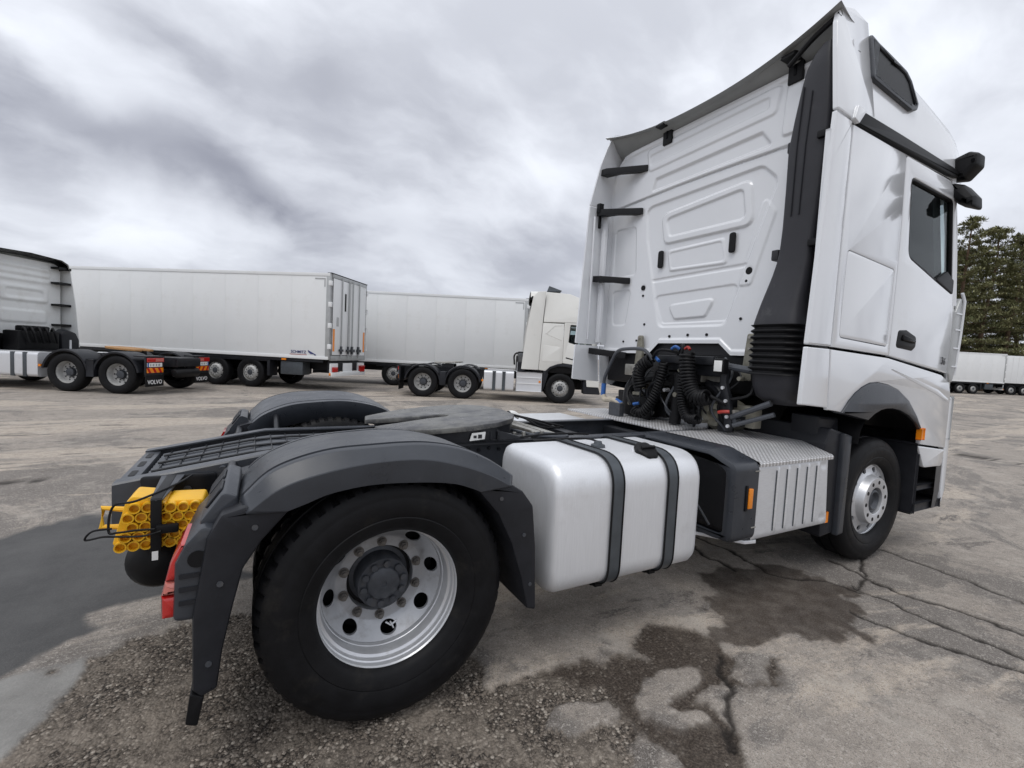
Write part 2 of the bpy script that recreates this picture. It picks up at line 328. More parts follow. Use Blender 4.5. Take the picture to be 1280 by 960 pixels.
def lattice(x, y, seed):
    xi = np.floor(x).astype(np.int64); yi = np.floor(y).astype(np.int64); fx = x-xi; fy = y-yi
    def h(a, b):
        n = (a*374761393+b*668265263+seed*974634777) & 0xffffffff
        n = ((n ^ (n >> 13))*1274126177) & 0xffffffff
        return ((n ^ (n >> 16)) & 0xffff)/65535.
    fx = fx*fx*(3-2*fx); fy = fy*fy*(3-2*fy)
    return (h(xi, yi)*(1-fx)+h(xi+1, yi)*fx)*(1-fy)+(h(xi, yi+1)*(1-fx)+h(xi+1, yi+1)*fx)*fy
def fbm(x, y, sc, oct=4, seed=1):
    s = 0; a = .5; t = 0
    for o in range(oct): s = s+a*lattice(x*sc+o*17.3, y*sc-o*9.1, seed+o); t += a; a *= .5; sc *= 2.03
    return s/t-.5
def sdf(poly, x, y):
    d = np.full(x.shape, 1e9); s = np.zeros(x.shape, bool); n = len(poly)
    for i in range(n):
        ax, ay = poly[i-1]; bx, by = poly[i]; ex, ey = bx-ax, by-ay
        t = np.clip(((x-ax)*ex+(y-ay)*ey)/max(ex*ex+ey*ey, 1e-12), 0, 1)
        d = np.minimum(d, (x-ax-t*ex)**2+(y-ay-t*ey)**2)
        c = ((ay > y) != (by > y)) & (x < (bx-ax)*(y-ay)/((by-ay) if by != ay else 1e-12)+ax); s ^= c
    return np.where(s, -1, 1)*np.sqrt(d)
def seg(path, x, y):
    d = np.full(x.shape, 1e9)
    for (ax, ay), (bx, by) in zip(path[:-1], path[1:]):
        ex, ey = bx-ax, by-ay; t = np.clip(((x-ax)*ex+(y-ay)*ey)/(ex*ex+ey*ey), 0, 1)
        d = np.minimum(d, (x-ax-t*ex)**2+(y-ay-t*ey)**2)
    return np.sqrt(d)
def sm(a, b, x): t = np.clip((x-a)/(b-a), 0, 1); return t*t*(3-2*t)
def masks(x, y):
    wx = x+fbm(x, y, 5, 5, 3)*.30; wy = y+fbm(x, y, 5, 5, 23)*.30
    wx2 = x+fbm(x, y, 2.2, 5, 43)*.3; wy2 = y+fbm(x, y, 2.2, 5, 63)*.3
    g = np.minimum.reduce([sdf(CHAN, wx, wy), sdf(GRAVR, wx, wy), sdf(GRAVL, wx, wy), sdf(BRANCH, wx, wy)])
    g = np.maximum(g, -np.minimum(sdf(ISL1, wx, wy), sdf(ISL2, wx, wy))-.0)
    grav = sm(.012, -.012, g)
    st = sm(.022, -.03, sdf(STAIN, wx, wy)+fbm(x, y, 14, 3, 5)*.10)
    ch = sm(.05, -.03, np.minimum(sdf(CHAN, wx, wy), sdf(BRANCH, wx, wy)))
    halo = sm(.10, -.02, np.minimum(sdf(CHAN, wx, wy), sdf(STAIN, wx, wy)))*.35
    isl = sm(.0, -.035, np.minimum(sdf(ISL1, wx, wy), sdf(ISL2, wx, wy)))
    ch = ch*(1-isl); halo = halo*(1-.6*isl)
    wet = np.maximum.reduce([st, ch*.92, halo*(.6+fbm(x, y, 20, 3, 8))])
    asph = sm(.03, -.03, sdf(ASPH, wx2, wy2)); pale = sm(.03, -.03, sdf(PALE, wx, wy))
    cr = np.zeros(x.shape)
    jx = x+fbm(x, y, 7, 4, 91)*.14; jy = y+fbm(x, y, 7, 4, 97)*.14
    for k, c in enumerate(CRACKS):
        w = .016+.012*fbm(x, y, 3, 2, 31+k)
        cr = np.maximum(cr, sm(w+.012, w*.2, seg(c, jx, jy)))
    return grav, wet, asph, pale, cr
def axis(a0, a1, d, lo, hi, gr):
    n = int(round((a1-a0)/d)); c = list(np.linspace(a0, a1, n+1)); s = d; x = a1
    while x < hi: s *= gr; x += s; c.append(x)
    s = d; x = a0
    while x > lo: s *= gr; x -= s; c.insert(0, x)
    return np.array(c)
gx = axis(-1.7, 4.0, .0145, -900, 1100, 1.055); gy = axis(-2.5, 0.6, .0145, -900, 1100, 1.055)
X, Y = np.meshgrid(gx, gy, indexing='ij'); fx, fy = X.ravel(), Y.ravel()
grav, wet, asph, pale, crk = masks(fx, fy)
near = np.exp(-(((fx-1)/9)**2+((fy-0)/9)**2))
hz = -.010*grav*(1+fbm(fx, fy, 30, 3, 71)*1.6)+grav*fbm(fx, fy, 60, 2, 81)*.008 - crk*.012 + (1-grav)*fbm(fx, fy, 25, 3, 77)*.003
hz = hz*near - .002*asph*near
gm = bpy.data.meshes.new('ground')
nx, ny = len(gx), len(gy)
verts = np.stack([fx, fy, hz], 1)
ii, jj = np.meshgrid(np.arange(nx-1), np.arange(ny-1), indexing='ij'); a = (ii*ny+jj).ravel()
quads = np.stack([a, a+ny, a+ny+1, a+1], 1)
gm.vertices.add(len(verts)); gm.vertices.foreach_set('co', verts.ravel())
gm.loops.add(quads.size); gm.loops.foreach_set('vertex_index', quads.ravel())
gm.polygons.add(len(quads)); gm.polygons.foreach_set('loop_start', np.arange(0, quads.size, 4)); gm.polygons.foreach_set('loop_total', np.full(len(quads), 4))
gm.update(calc_edges=True); gm.polygons.foreach_set('use_smooth', [True]*len(gm.polygons))
for nm, arr in (('gravel', grav), ('wet', wet), ('asphalt', asph), ('pale', pale), ('crack', crk)):
    at = gm.attributes.new(nm, 'FLOAT', 'POINT'); at.data.foreach_set('value', arr.astype(np.float32))
def ground_mat():
    m = bpy.data.materials.new('ground'); m.use_nodes = True; t = m.node_tree; b = t.nodes['Principled BSDF']
    co = t.nodes.new('ShaderNodeTexCoord').outputs['Object']
    def noise(sc, det=6, ro=.6, st=None, dist=0):
        v = co
        if st:
            mp = t.nodes.new('ShaderNodeMapping'); mp.inputs['Scale'].default_value = st[:3]; mp.inputs['Rotation'].default_value = (0, 0, R(st[3])); t.links.new(co, mp.inputs[0]); v = mp.outputs[0]
        n = t.nodes.new('ShaderNodeTexNoise'); n.inputs['Scale'].default_value = sc; n.inputs['Detail'].default_value = det; n.inputs['Roughness'].default_value = ro; n.inputs['Distortion'].default_value = dist
        t.links.new(v, n.inputs['Vector']); return n.outputs['Fac']
    def mr(v, a, b_, c=0, d=1):
        n = t.nodes.new('ShaderNodeMapRange'); n.inputs['From Min'].default_value = a; n.inputs['From Max'].default_value = b_; n.inputs['To Min'].default_value = c; n.inputs['To Max'].default_value = d
        t.links.new(v, n.inputs[0]); return n.outputs[0]
    def mix(f, a, b_):
        n = t.nodes.new('ShaderNodeMix'); n.data_type = 'RGBA'
        if isinstance(f, float): n.inputs[0].default_value = f
        else: t.links.new(f, n.inputs[0])
        for s, i in ((a, 6), (b_, 7)):
            if isinstance(s, tuple): n.inputs[i].default_value = (*s, 1)
            else: t.links.new(s, n.inputs[i])
        return n.outputs[2]
    def mul(a, b_):
        n = t.nodes.new('ShaderNodeMath'); n.operation = 'MULTIPLY'
        for i, s in ((0, a), (1, b_)):
            if isinstance(s, float): n.inputs[i].default_value = s
            else: t.links.new(s, n.inputs[i])
        return n.outputs[0]
    def attr(nm):
        n = t.nodes.new('ShaderNodeAttribute'); n.attribute_name = nm; return n.outputs['Fac']
    conc = mix(mr(noise(1.1, 8, .65), .3, .7), (.262, .230, .198), (.375, .330, .284))
    conc = mix(mul(mr(noise(.42, 9, .75, (1, 1, 1, 20), .8), .505, .545), .85), conc, (.140, .127, .116))     # worn dark bands
    conc = mix(mr(noise(.33, 9, .72, (.5, 1.7, 1, -62), .5), .515, .55), conc, (.46, .395, .325))    # tan worn bands
    conc = mix(mr(noise(1.5, 9, .75, (.6, 1.6, 1, -60), .4), .575, .63), conc, (.105, .092, .082))
    conc = mix(mul(mr(noise(160, 3, .7), .48, .66), .6), conc, (.46, .43, .40))                        # fine grit
    conc = mix(mul(mr(noise(210, 2, .7), .53, .63), .7), conc, (.09, .08, .072))
    va = t.nodes.new('ShaderNodeTexVoronoi'); va.inputs['Scale'].default_value = 130; t.links.new(co, va.inputs['Vector'])
    sa_ = t.nodes.new('ShaderNodeSeparateColor'); t.links.new(va.outputs['Color'], sa_.inputs[0])
    conc = mix(mul(mr(sa_.outputs[0], .82, .95), .55), conc, (.47, .435, .39))
    conc = mix(mul(mr(sa_.outputs[1], .84, .95), .50), conc, (.13, .115, .10))
    conc = mix(mul(mr(noise(11, 8, .75), .46, .62), .40), conc, (.155, .140, .126))
    conc = mix(mul(mr(noise(3.1, 9, .75), .52, .64), .45), conc, (.42, .385, .34))
    vo = t.nodes.new('ShaderNodeTexVoronoi'); vo.inputs['Scale'].default_value = 72; t.links.new(co, vo.inputs['Vector'])
    sepc = t.nodes.new('ShaderNodeSeparateColor'); t.links.new(vo.outputs['Color'], sepc.inputs[0])
    grv = mix(mr(sepc.outputs[0], .1, 1), (.062, .051, .042), (.20, .168, .138))
    grv = mix(mr(sepc.outputs[1], .84, .93), grv, (.42, .375, .32))
    grv = mix(mr(vo.outputs['Distance'], .35, .75), grv, (.024, .021, .019))
    grv = mix(mul(mr(noise(3.2, 9, .75), .47, .60), .80), grv, (.25, .215, .178))
    grv = mix(mul(mr(noise(6.5, 8, .75), .52, .62), .75), grv, (.055, .046, .039))
    grv = mix(mul(mr(noise(150, 3, .7), .52, .64), .6), grv, (.30, .26, .22))
    asp = mix(mr(noise(2.3, 7, .65), .3, .7), (.066, .066, .067), (.108, .107, .106))
    asp = mix(mul(mr(noise(260, 2, .6), .5, .7), .5), asp, (.15, .145, .14))
    c = mix(attr('asphalt'), conc, asp)
    c = mix(mul(attr('pale'), .85), c, mix(mr(noise(4, 7, .7), .3, .7), (.20, .197, .188), (.32, .315, .30)))
    c = mix(attr('gravel'), c, grv)
    c = mix(mul(attr('wet'), mr(noise(9, 6, .7), .25, .6, .62, .93)), c, mix(mr(noise(120, 3, .7), .45, .68), (.036, .028, .023), (.115, .092, .074)))
    c = mix(mul(attr('crack'), .92), c, (.022, .019, .017))
    t.links.new(c, b.inputs['Base Color'])
    rr = mr(attr('wet'), 0, 1, .82, .62); t.links.new(rr, b.inputs['Roughness']); b.inputs['Specular IOR Level'].default_value = .12
    hgt = t.nodes.new('ShaderNodeMath'); hgt.operation = 'ADD'; t.links.new(mul(noise(55, 6, .75), .7), hgt.inputs[0]); t.links.new(mul(mr(vo.outputs['Distance'], 0, .8, 1, 0), mul(attr('gravel'), .8)), hgt.inputs[1])
    bp = t.nodes.new('ShaderNodeBump'); bp.inputs['Strength'].default_value = .55; bp.inputs['Distance'].default_value = .012; t.links.new(hgt.outputs[0], bp.inputs['Height']); t.links.new(bp.outputs[0], b.inputs['Normal'])
    MATS['ground'] = m; return m
gm.materials.append(ground_mat())
ground = ob('ground', gm); ground['kind'] = 'structure'; ground['label'] = 'worn concrete yard with cracks, dark damp stains and crumbled asphalt'
# loose stones of the crumbled asphalt
NS = 4200
sx = rng.uniform(-1.6, 1.9, NS*5); sy = rng.uniform(-2.3, -.05, NS*5)
sg_, sw_, _, _, _ = masks(sx, sy); keep = ((sg_ > .55) & (sw_ < .3)) | (rng.random(len(sx)) < .012); sx, sy = sx[keep][:NS], sy[keep][:NS]
ico = np.array([(0, 0, 1), (1, 0, 0), (0, 1, 0), (-1, 0, 0), (0, -1, 0), (0, 0, -.6)], float)
icf = np.array([(0, 1, 2), (0, 2, 3), (0, 3, 4), (0, 4, 1), (5, 2, 1), (5, 3, 2), (5, 4, 3), (5, 1, 4)])
n = len(sx); sr = .0024+.0075*rng.random(n)**3.0
rotz = rng.uniform(0, 6.28, n); pv = ico[None]*(1+rng.uniform(-.35, .35, (n, 6, 1)))*sr[:, None, None]*np.array([1.25, .9, .62])
cx, sx_ = np.cos(rotz)[:, None], np.sin(rotz)[:, None]
px_ = pv[..., 0]*cx-pv[..., 1]*sx_+sx[:, None]; py_ = pv[..., 0]*sx_+pv[..., 1]*cx+sy[:, None]; pz_ = pv[..., 2]-.010+sr[:, None]*.30
sv = np.stack([px_, py_, pz_], -1).reshape(-1, 3); sf = (icf[None]+(np.arange(n)*6)[:, None, None]).reshape(-1, 3)
sm_ = bpy.data.meshes.new('gravel'); sm_.from_pydata(sv.tolist(), [], sf.tolist()); sm_.update(); sm_.materials.append(MATS['stone'])
st_ = ob('gravel', sm_); tag(st_, 'loose gravel and stone chips on the crumbled asphalt by the rear wheel', 'gravel', kind='stuff')

# ------------------------------------------------------------------ the white tractor unit
truck = empty('tractor_unit', (0, 0, 0), 0, 'white tractor unit with dark mudguards, parked in the foreground', 'truck')
WR = .505; XF = 3.90
def holed_ring(m, nh, r0, r1, dep, rc, ha, hr, lip=.014, off=0.):
    w = PI/nh; nb = 32; rm = (r0+r1)/2; hw = (r1-r0)/2
    for k in range(nh):
        a0 = 2*PI*(k+off)/nh; rings = []
        for t in (-1, 0, .35, .7, 1):
            ring = []
            for i in range(nb):
                ph = 2*PI*i/nb; c, s = math.cos(ph), math.sin(ph); q = max(abs(c), abs(s))
                hp = (ha/rc*c, rc+hr*s); bp = (w*c/q, rm+hw*s/q); tt = max(t, 0)
                th, r = hp[0]*(1-tt)+bp[0]*tt, hp[1]*(1-tt)+bp[1]*tt
                ring.append((r*math.cos(a0+th), dep(r)+(lip if t < 0 else 0), r*math.sin(a0+th)))
            rings.append(ring)
        m.grid(rings, closev=True)
def lerpf(tab):
    xs = [a for a, b in tab]; ys = [b for a, b in tab]; return lambda v: float(np.interp(v, xs, ys))
TYRE = [(.288, .052), (.296, .030), (.312, .020), (.335, .010), (.352, .006), (.356, .009), (.362, .006), (.40, .001), (.432, .003), (.438, .006), (.444, .005), (.466, .014), (.482, .024), (.492, .034), (.500, .048), (.505, .07), (.505, .10), (.494, .104), (.494, .114), (.506, .118), (.506, .192), (.494, .196), (.494, .206), (.505, .21), (.505, .24), (.500, .262), (.492, .276), (.482, .286), (.466, .296), (.43, .307), (.38, .308), (.33, .300), (.296, .28), (.288, .258)]
def lug(i, j):
    if 13 <= j <= 15 or 24 <= j <= 26: return -.013 if (i % 6) in (0, 1) else .0
    return 0
ty_rear = mesh('tyre', M().lathe(TYRE, 312, mod=lug), 'rubber', 40)
def lug2(i, j): return 0
ty_front = mesh('tyre', M().lathe(TYRE, 120), 'rubber', 40)
# rear rim: deep dish with eight hand holes
rimm = M().lathe([(.289, .070), (.298, .040), (.305, .044), (.306, .050), (.302, .055), (.293, .058), (.288, .066), (.2875, .088), (.283, .092), (.280, .112), (.270, .118), (.2665, .128), (.264, .165), (.2615, .168), (.2605, .192)], 120)
rim_rear = mesh('wheel', rimm, 'rim', 20)
dm = M(); dd = lerpf([(.190, .250), (.198, .247), (.21, .238), (.245, .205), (.260, .190)])
holed_ring(dm, 8, .192, .260, dd, .226, .036, .025, off=.2)
dm.lathe([(.192, .2495), (.186, .251), (.148, .251), (.146, .254), (.146, .295)], 64)
disc_rear = mesh('rim_disc', dm, 'rim_disc', 40)
hm = M().lathe([(.15, .30), (.112, .29), (.112, .205), (.108, .197), (.074, .197), (.070, .190), (.064, .186), (.012, .182), (.010, .186), (.0, .186)], 48)
for k in range(10):
    a = 2*PI*(k+.3)/10; c = (.088*math.cos(a), 0, .088*math.sin(a))
    hm.cyl((c[0], .20, c[2]), (c[0], .181, c[2]), .0145, 12)
hub_rear = mesh('hub', hm, 'hub', 35)
nm_ = M().cyl((0, 0, 0), (0, -.022, 0), .0165, 6).cyl((0, -.022, 0), (0, -.032, 0), .011, 10).cyl((0, .004, 0), (0, -.004, 0), .022, 14); nut = mesh('wheel_nut', nm_, 'nut', 30)
core = mesh('dark_backing', M().lathe([(.0, .295), (.25, .295), (.25, .60)], 48), 'black')  # black disc behind the hand holes, stands for the dark inside the wheel
def tilt_hub(o): return o
def rear_wheel(sg):
    w = ob('wheel', rim_rear, truck, (0, sg*1.215, WR), 0 if sg < 0 else PI)
    for nme, me in (('tyre', ty_rear), ('rim_disc', disc_rear), ('hub', hub_rear), ('dark_backing', core)): ob(nme, me, w)
    for k in range(10):
        a = 2*PI*(k+.5)/10; ob('wheel_nut', nut, w, (.1675*math.cos(a), .251, .1675*math.sin(a)))
    ob('valve', mesh('valve', M().tube([(.03, .25, -.215), (.05, .235, -.225), (.075, .23, -.205)], .005, 6).tube([(.045, .232, -.205), (.06, .225, -.235)], .004, 6), 'alu'), w)
    w2 = ob('wheel', rim_rear, truck, (0, sg*.865, WR), 0 if sg < 0 else PI); ob('tyre', ty_rear, w2)
rear_wheel(-1); rear_wheel(1)
# front rim: domed disc, ten hand holes and a bolting face
fm = M().lathe([(.289, .070), (.298, .042), (.305, .046), (.306, .052), (.302, .057), (.291, .060), (.286, .066), (.281, .090)], 96)
rim_front = mesh('wheel', fm, 'rim', 40)
dm = M(); dd = lerpf([(.198, .030), (.206, .046), (.22, .056), (.25, .064), (.282, .066)])
holed_ring(dm, 10, .206, .281, dd, .246, .027, .023)
dm.lathe([(.206, .046), (.198, .030), (.192, .006), (.186, -.006), (.115, -.006), (.108, -.002), (.106, .06)], 80)
disc_front = mesh('rim_disc', dm, 'rim', 40)
fh = M().lathe([(.106, .055), (.088, .05), (.086, .01), (.07, .004), (.05, .03), (0, .03)], 40); hub_front = mesh('hub', fh, 'hub')
stud = mesh('stud_hole', M().cyl((0, 0, 0), (0, -.002, 0), .0155, 16), 'black')
for sg in (-1, 1):
    w = ob('wheel', rim_front, truck, (XF, sg*1.185, WR), 0 if sg < 0 else PI)
    for nme, me in (('tyre', ty_front), ('rim_disc', disc_front), ('hub', hub_front), ('dark_backing', core)): ob(nme, me, w)
    for k in range(10):
        a = 2*PI*(k+.2)/10; ob('stud_hole', stud, w, (.150*math.cos(a), -.0055, .150*math.sin(a)))

# ---- chassis
def rail_top(x): return float(np.interp(x, [-1.06, -.45, 5], [.872, .975, .985]))
bolt_me = mesh('bolt', M().cyl((0, 0, 0), (0, -.014, 0), .011, 6), 'chassis'); hole_me = mesh('bolt_hole', M().cyl((0, 0, 0), (0, -.0025, 0), .012, 14), 'black'); bolt_big = mesh('bolt', M().cyl((0, 0, 0), (0, -.03, 0), .016, 12), 'hub')
for sg in (-1, 1):
    m = M(); xs = [-1.06, -.75, -.45, 0, 1, 2, 3, 4.9]; ring = []
    for x in xs:
        z1 = rail_top(x); z0 = z1-.27 if x > -.5 else z1-.20; o_, i_ = sg*.395, sg*.315
        ring.append([(x, o_, z0), (x, o_, z1-.008), (x, o_-sg*.008, z1), (x, i_, z1), (x, i_, z1-.008), (x, o_-sg*.009, z1-.009), (x, o_-sg*.009, z0+.008), (x, i_, z0+.008), (x, i_, z0)])
    m.loft(ring); fr = P('chassis_rail', m, 'rail', truck, 25)
    for hx, hz_ in ((-.80, -.055), (-.75, -.055), (-.70, -.055), (-.75, -.10), (-.70, -.10), (-.83, -.08), (-.55, -.10), (-.60, -.10)): ob('bolt_hole', hole_me, fr, (hx, sg*.394, rail_top(hx)+hz_), 0 if sg < 0 else PI)
    for k in range(34 if sg < 0 else 0):
        for dz in (-.05, -.2): ob('bolt', bolt_me, fr, (.3+k*.07, sg*.394, .98+dz+.01*(k % 2)))
    for x, dz in ((-.78, -.09), (-.64, -.03), (-.60, -.07)): ob('bolt', bolt_big, fr, (x, sg*.394, rail_top(x)+dz), 0 if sg < 0 else PI)
m = M().box(-1.055, -.985, -.314, .314, .70, .868, .006); cross = P('rear_crossmember', m, 'rail', truck)
for k in range(3):
    y = -.2+.2*k; P('slot', M().plate(rpoly([(-.055, -.013), (.055, -.013), (.055, .013), (-.055, .013)], .012), lambda u, v, n, y=y: (-1.02+v, y+u, .8685+n), .0015, 0), 'black', cross)
m = M(); 
rows = []
for x in np.linspace(-.97, .2, 14): rows.append([(x, y, rail_top(x)-.028-(.01 if k % 2 else 0)) for k, y in enumerate(np.linspace(-.312, .312, 22))])
m.grid(rows); P('tail_cover', m, 'rail', truck)
m = M()
for y in (-.2, -.02, .16): m.tube([(x, y, rail_top(x)-.018) for x in np.linspace(-.95, .1, 6)], .007, 6)
for x in np.linspace(-.93, 0, 12): m.tube([(x, -.3, rail_top(x)-.024), (x, .3, rail_top(x)-.024)], .0035, 5)
P('cover_rib', m, 'chassis', truck)
for x in (.35, 1.25, 1.75, 2.35, 2.9): P('cross_member', M().box(x-.05, x+.05, -.31, .31, .72, .93, .01), 'chassis', truck)
# frame side brackets seen between mudguard and tank
for x in (.42, .55): P('spring_bracket', M().box(x-.04, x+.04, -.52, -.40, .45, .93, .012), 'chassis', truck)
P('rear_axle', M().tube([(0, -.9, WR), (0, -.35, WR), (0, -.18, WR+.02), (0, .18, WR+.02), (0, .35, WR), (0, .9, WR)], [.08, .09, .22, .22, .09, .08], 20).cyl((.1, 0, WR), (3, 0, .75), .06, 12), 'chassis', truck)
P('front_axle', M().box(XF-.07, XF+.07, -1.0, 1.0, .36, .5, .02), 'chassis', truck)
for sg in (-1, 1): P('air_bellows', M().lathe([(.0, -.14), (.11, -.14), (.13, -.08), (.11, -.01), (.13, .06), (.1, .12), (0, .12)], 24).tf(lambda x, y, z, s=sg: (.42+x, s*.46+z, .66+y)), 'black', truck)
P('air_tank', M().lathe([(.0, -.30), (.05, -.295), (.09, -.275), (.118, -.23), (.123, -.18), (.123, .18), (.118, .23), (.09, .275), (0, .30)], 32).tf(lambda x, y, z: (-.86+x, -.36+y, .575+z)), 'black', truck)
P('mount_plate', M().plate(rpoly([(-.93, .70), (-.70, .70), (-.66, .90), (-.96, .90)], .02), lambda u, v, n: (u, -.40-n, v), .014, .003), 'chassis', truck)
P('gearbox', M().box(2.6, 3.5, -.28, .28, .42, .95, .05), 'chassis', truck)
P('engine', M().box(3.2, 4.8, -.42, .42, .45, 1.34, .06), 'black', truck)
P('left_tank', M().box(.9, 2.3, .60, 1.21, .38, .90, .08), 'tank', truck)
P('left_tank_cover', M().box(1.38, 2.4, .45, 1.16, .905, .93, .006), 'alu', truck)

# ---- mudguards
CH = [(-.526, .952), (-.421, 1.028), (-.284, 1.070), (-.108, 1.097), (.088, 1.097), (.25, 1.06), (.38, 1.012), (.493, .953)]
RG = [(-.546, .985), (-.444, 1.080), (-.278, 1.134), (-.096, 1.148), (.106, 1.149), (.274, 1.119), (.41, 1.062), (.530, .985)]
SK = [(-.405, .943), (-.345, .963), (-.25, .995), (-.10, 1.013), (.09, 1.005), (.22, .988), (.30, .962), (.352, .939)]
IN = [(-.556, .946), (-.458, 1.032), (-.301, 1.096), (-.12, 1.12), (.088, 1.126), (.289, 1.092), (.41, 1.042), (.520, .975)]
def mudguard(sg):
    c = lambda t: np.array(bez([(a, 0, b) for a, b in t], 7))[:, [0, 2]]
    ch, rg, sk, inn = c(CH), c(RG), c(SK), c(IN); rows = []
    for a, b, s_, i_ in zip(ch, rg, sk, inn):
        cen = np.array((0, WR)); row = [(*((s_*1.0)), 1.222), (*s_, 1.240), (*(s_*.5+a*.5), 1.246), (*a, 1.247), (*(a*.93+b*.07), 1.245), (*(a*.06+b*.94), 1.190), (*b, 1.182)]
        def top(f, y, dz): q = b*(1-f)+i_*f; return (q[0], q[1]+dz, y)
        row += [top(.03, 1.166, .004), top(.035, 1.162, -.022), top(.075, 1.140, -.022), top(.08, 1.136, .006), top(.3, 1.02, .006), top(.7, .80, .006), top(.88, .702, .002), top(.885, .699, -.022), top(.92, .684, -.022), top(.925, .679, .002), top(1, .625, -.002)]
        row.append((i_[0]*.93, i_[1]-.14, .622)); rows.append([(q[0], sg*q[2], q[1]) for q in row])
    g = P('mudguard', M().grid(rows), 'guard', truck, 16)
    g.modifiers.new('thickness', 'SOLIDIFY').thickness = .006
    lf = sidefn(sg, .632)
    rear = rpoly([(-.530, .975), (-.375, .965), (-.48, .845), (-.535, .755), (-.565, .62), (-.592, .48), (-.606, .352), (-.650, .335), (-.676, .362), (-.678, .62), (-.640, .88), (-.60, .955)], [.004, .004, .03, .03, .02, .02, .012, .015, .015, .03, .03, .02])
    P('mudguard_rear', M().plate(rear, lf, .606, .014), 'guard2', g)
    front = rpoly([(.325, .96), (.480, .972), (.560, .922), (.618, .848), (.642, .658), (.662, .346), (.614, .362), (.572, .52), (.512, .69), (.44, .83)], [.004, .01, .04, .03, .02, .012, .012, .02, .03, .02])
    P('mudguard_front', M().plate(front, lf, .606, .010), 'guard2', g)
    P('lamp_shelf', M().plate(rpoly([(-.545, .93), (-.555, .995), (-.598, 1.012), (-.668, .912), (-.64, .87)], [.01, .012, .02, .02, .01]), sidefn(sg, .74), .43, .010), 'guard', g)
    hs = rpoly([(-.60, .90), (-.655, .915), (-.700, .862), (-.728, .80), (-.732, .605), (-.66, .60)], .02)
    P('lamp_housing', M().plate(hs, sidefn(sg, .80), .420, .012), 'guard', g)
    P('housing_port', M().cyl((-.665, sg*1.219, .81), (-.665, sg*1.224, .81), .028, 20), 'black', g)
    for k in range(3): P('housing_rib', M().box(-.715, -.66, sg*1.219, sg*1.225, .66+.045*k, .675+.045*k), 'guard2', g)
    P('flap_edge', M().plate(rpoly([(-.695, .252), (-.66, .236), (-.642, .336), (-.682, .358)], .008), sidefn(sg, .7), .535, .006), 'black', g)
    # tail lamp in three lenses
    def lens(z0, z1, mat):
        f = lambda z: float(np.interp(z, [.60, .69, .80, .862], [-.765, -.766, -.742, -.712]))
        zs = np.linspace(z0, z1, 5); pl = [(f(z), z) for z in zs]+[(-.70, z1), (-.70, z0)]
        return P('tail_lamp', M().plate(pl, sidefn(sg, 1.0), .206, .016), mat, g)
    lens(.612, .688, 'red'); lens(.690, .736, 'red_clear'); lens(.738, .858, 'red')
    for x, z in ((-.50, .90), (-.60, .72), (-.63, .45)): P('screw', M().cyl((x, sg*1.236, z), (x, sg*1.242, z), .010, 10), 'hub', g)
    for x, z in ((.45, .90), (.575, .72), (.62, .48)): P('screw', M().cyl((x, sg*1.236, z), (x, sg*1.242, z), .009, 10), 'hub', g)
    for k in range(2): P('shelf_strip', M().plate(rpoly([(.80+.17*k, 0), (.94+.17*k, 0), (.94+.17*k, .085), (.80+.17*k, .085)], .012), lambda u, v, n, sg=sg: (-.604-v*.55-n*.82, sg*u, 1.008-v*.80+n*.57), .006, .002), 'guard2', g)
    P('mudguard_stay', M().cyl((-.38, sg*.40, .93), (-.38, sg*.66, 1.03), .018, 10).cyl((.36, sg*.40, .93), (.36, sg*.66, 1.02), .018, 10).cyl((-.60, sg*.40, .93), (-.60, sg*.84, .93), .02, 12), 'chassis', g)
    return g
mudguard(-1); mudguard(1)

# ---- fifth wheel
def fz(x): return 1.055+.085*(x-.13)/1.05
pl = rpoly([(.13, .145), (.16, .30), (.40, .44), (.62, .475), (.82, .455), (.96, .38), (1.05, .24), (1.08, 0), (1.05, -.24), (.96, -.38), (.82, -.455), (.62, -.475), (.40, -.44), (.16, -.30), (.13, -.135), (.50, -.05), (.62, -.05), (.67, 0), (.62, .05), (.50, .05)], [.02, .03, .1, .1, .1, .1, .1, .1, .1, .1, .1, .1, .1, .03, .02, .02, .02, .02, .02, .02])
fwh = P('fifth_wheel', M().plate(pl, lambda u, v, n: (u, v, fz(u)-.03+n), .03, .008), 'greased', truck)
sk_ = [(x, y) for x, y in pl]; rim_ = M()
loop = inset(sk_ if area2(sk_) > 0 else sk_[::-1], .012)
rim_.grid([[(u, v, fz(u)-.03) for u, v in loop], [(u, v, fz(u)-.03-.075*max(0, min(1, (u-.15)/.45))) for u, v in loop]], closev=True)
P('skirt', rim_, 'chassis', fwh)
P('label_plate', M().plate(rpoly([(.60, 0), (.70, 0), (.705, .045), (.615, .045)], .004), lambda u, v, n: (u+.02, -.476-n+abs(u-.66)*.02, fz(u)-.088+v), .002, 0), 'sticker', fwh)
P('label_marks', M().box(.645, .665, -.4795, -.4785, fz(.66)-.075, fz(.66)-.06).box(.675, .70, -.4795, -.4785, fz(.66)-.078, fz(.66)-.055), 'ink', fwh)
for sg in (-1, 1):
    br = M().plate([(.36, .99), (1.06, .99), (1.0, 1.01), (.84, 1.055), (.80, 1.085), (.66, 1.085), (.60, 1.05), (.46, 1.01)], sidefn(sg, .34), .10, .008)
    b_ = P('pedestal', br, 'chassis', truck)
    for k in range(5): P('rib', M().box(.62+k*.05, .635+k*.05, sg*.44, sg*.452, 1.0, 1.05), 'chassis', b_)
    for k in range(4): P('bolt', M().cyl((.98+k*.07, sg*.38, .985), (.98+k*.07, sg*.38, 1.03), .013, 6), 'steel', b_)
    P('mounting_plate', M().box(.25, 1.30, sg*.30, sg*.47, .978, .995, .003), 'chassis', truck)
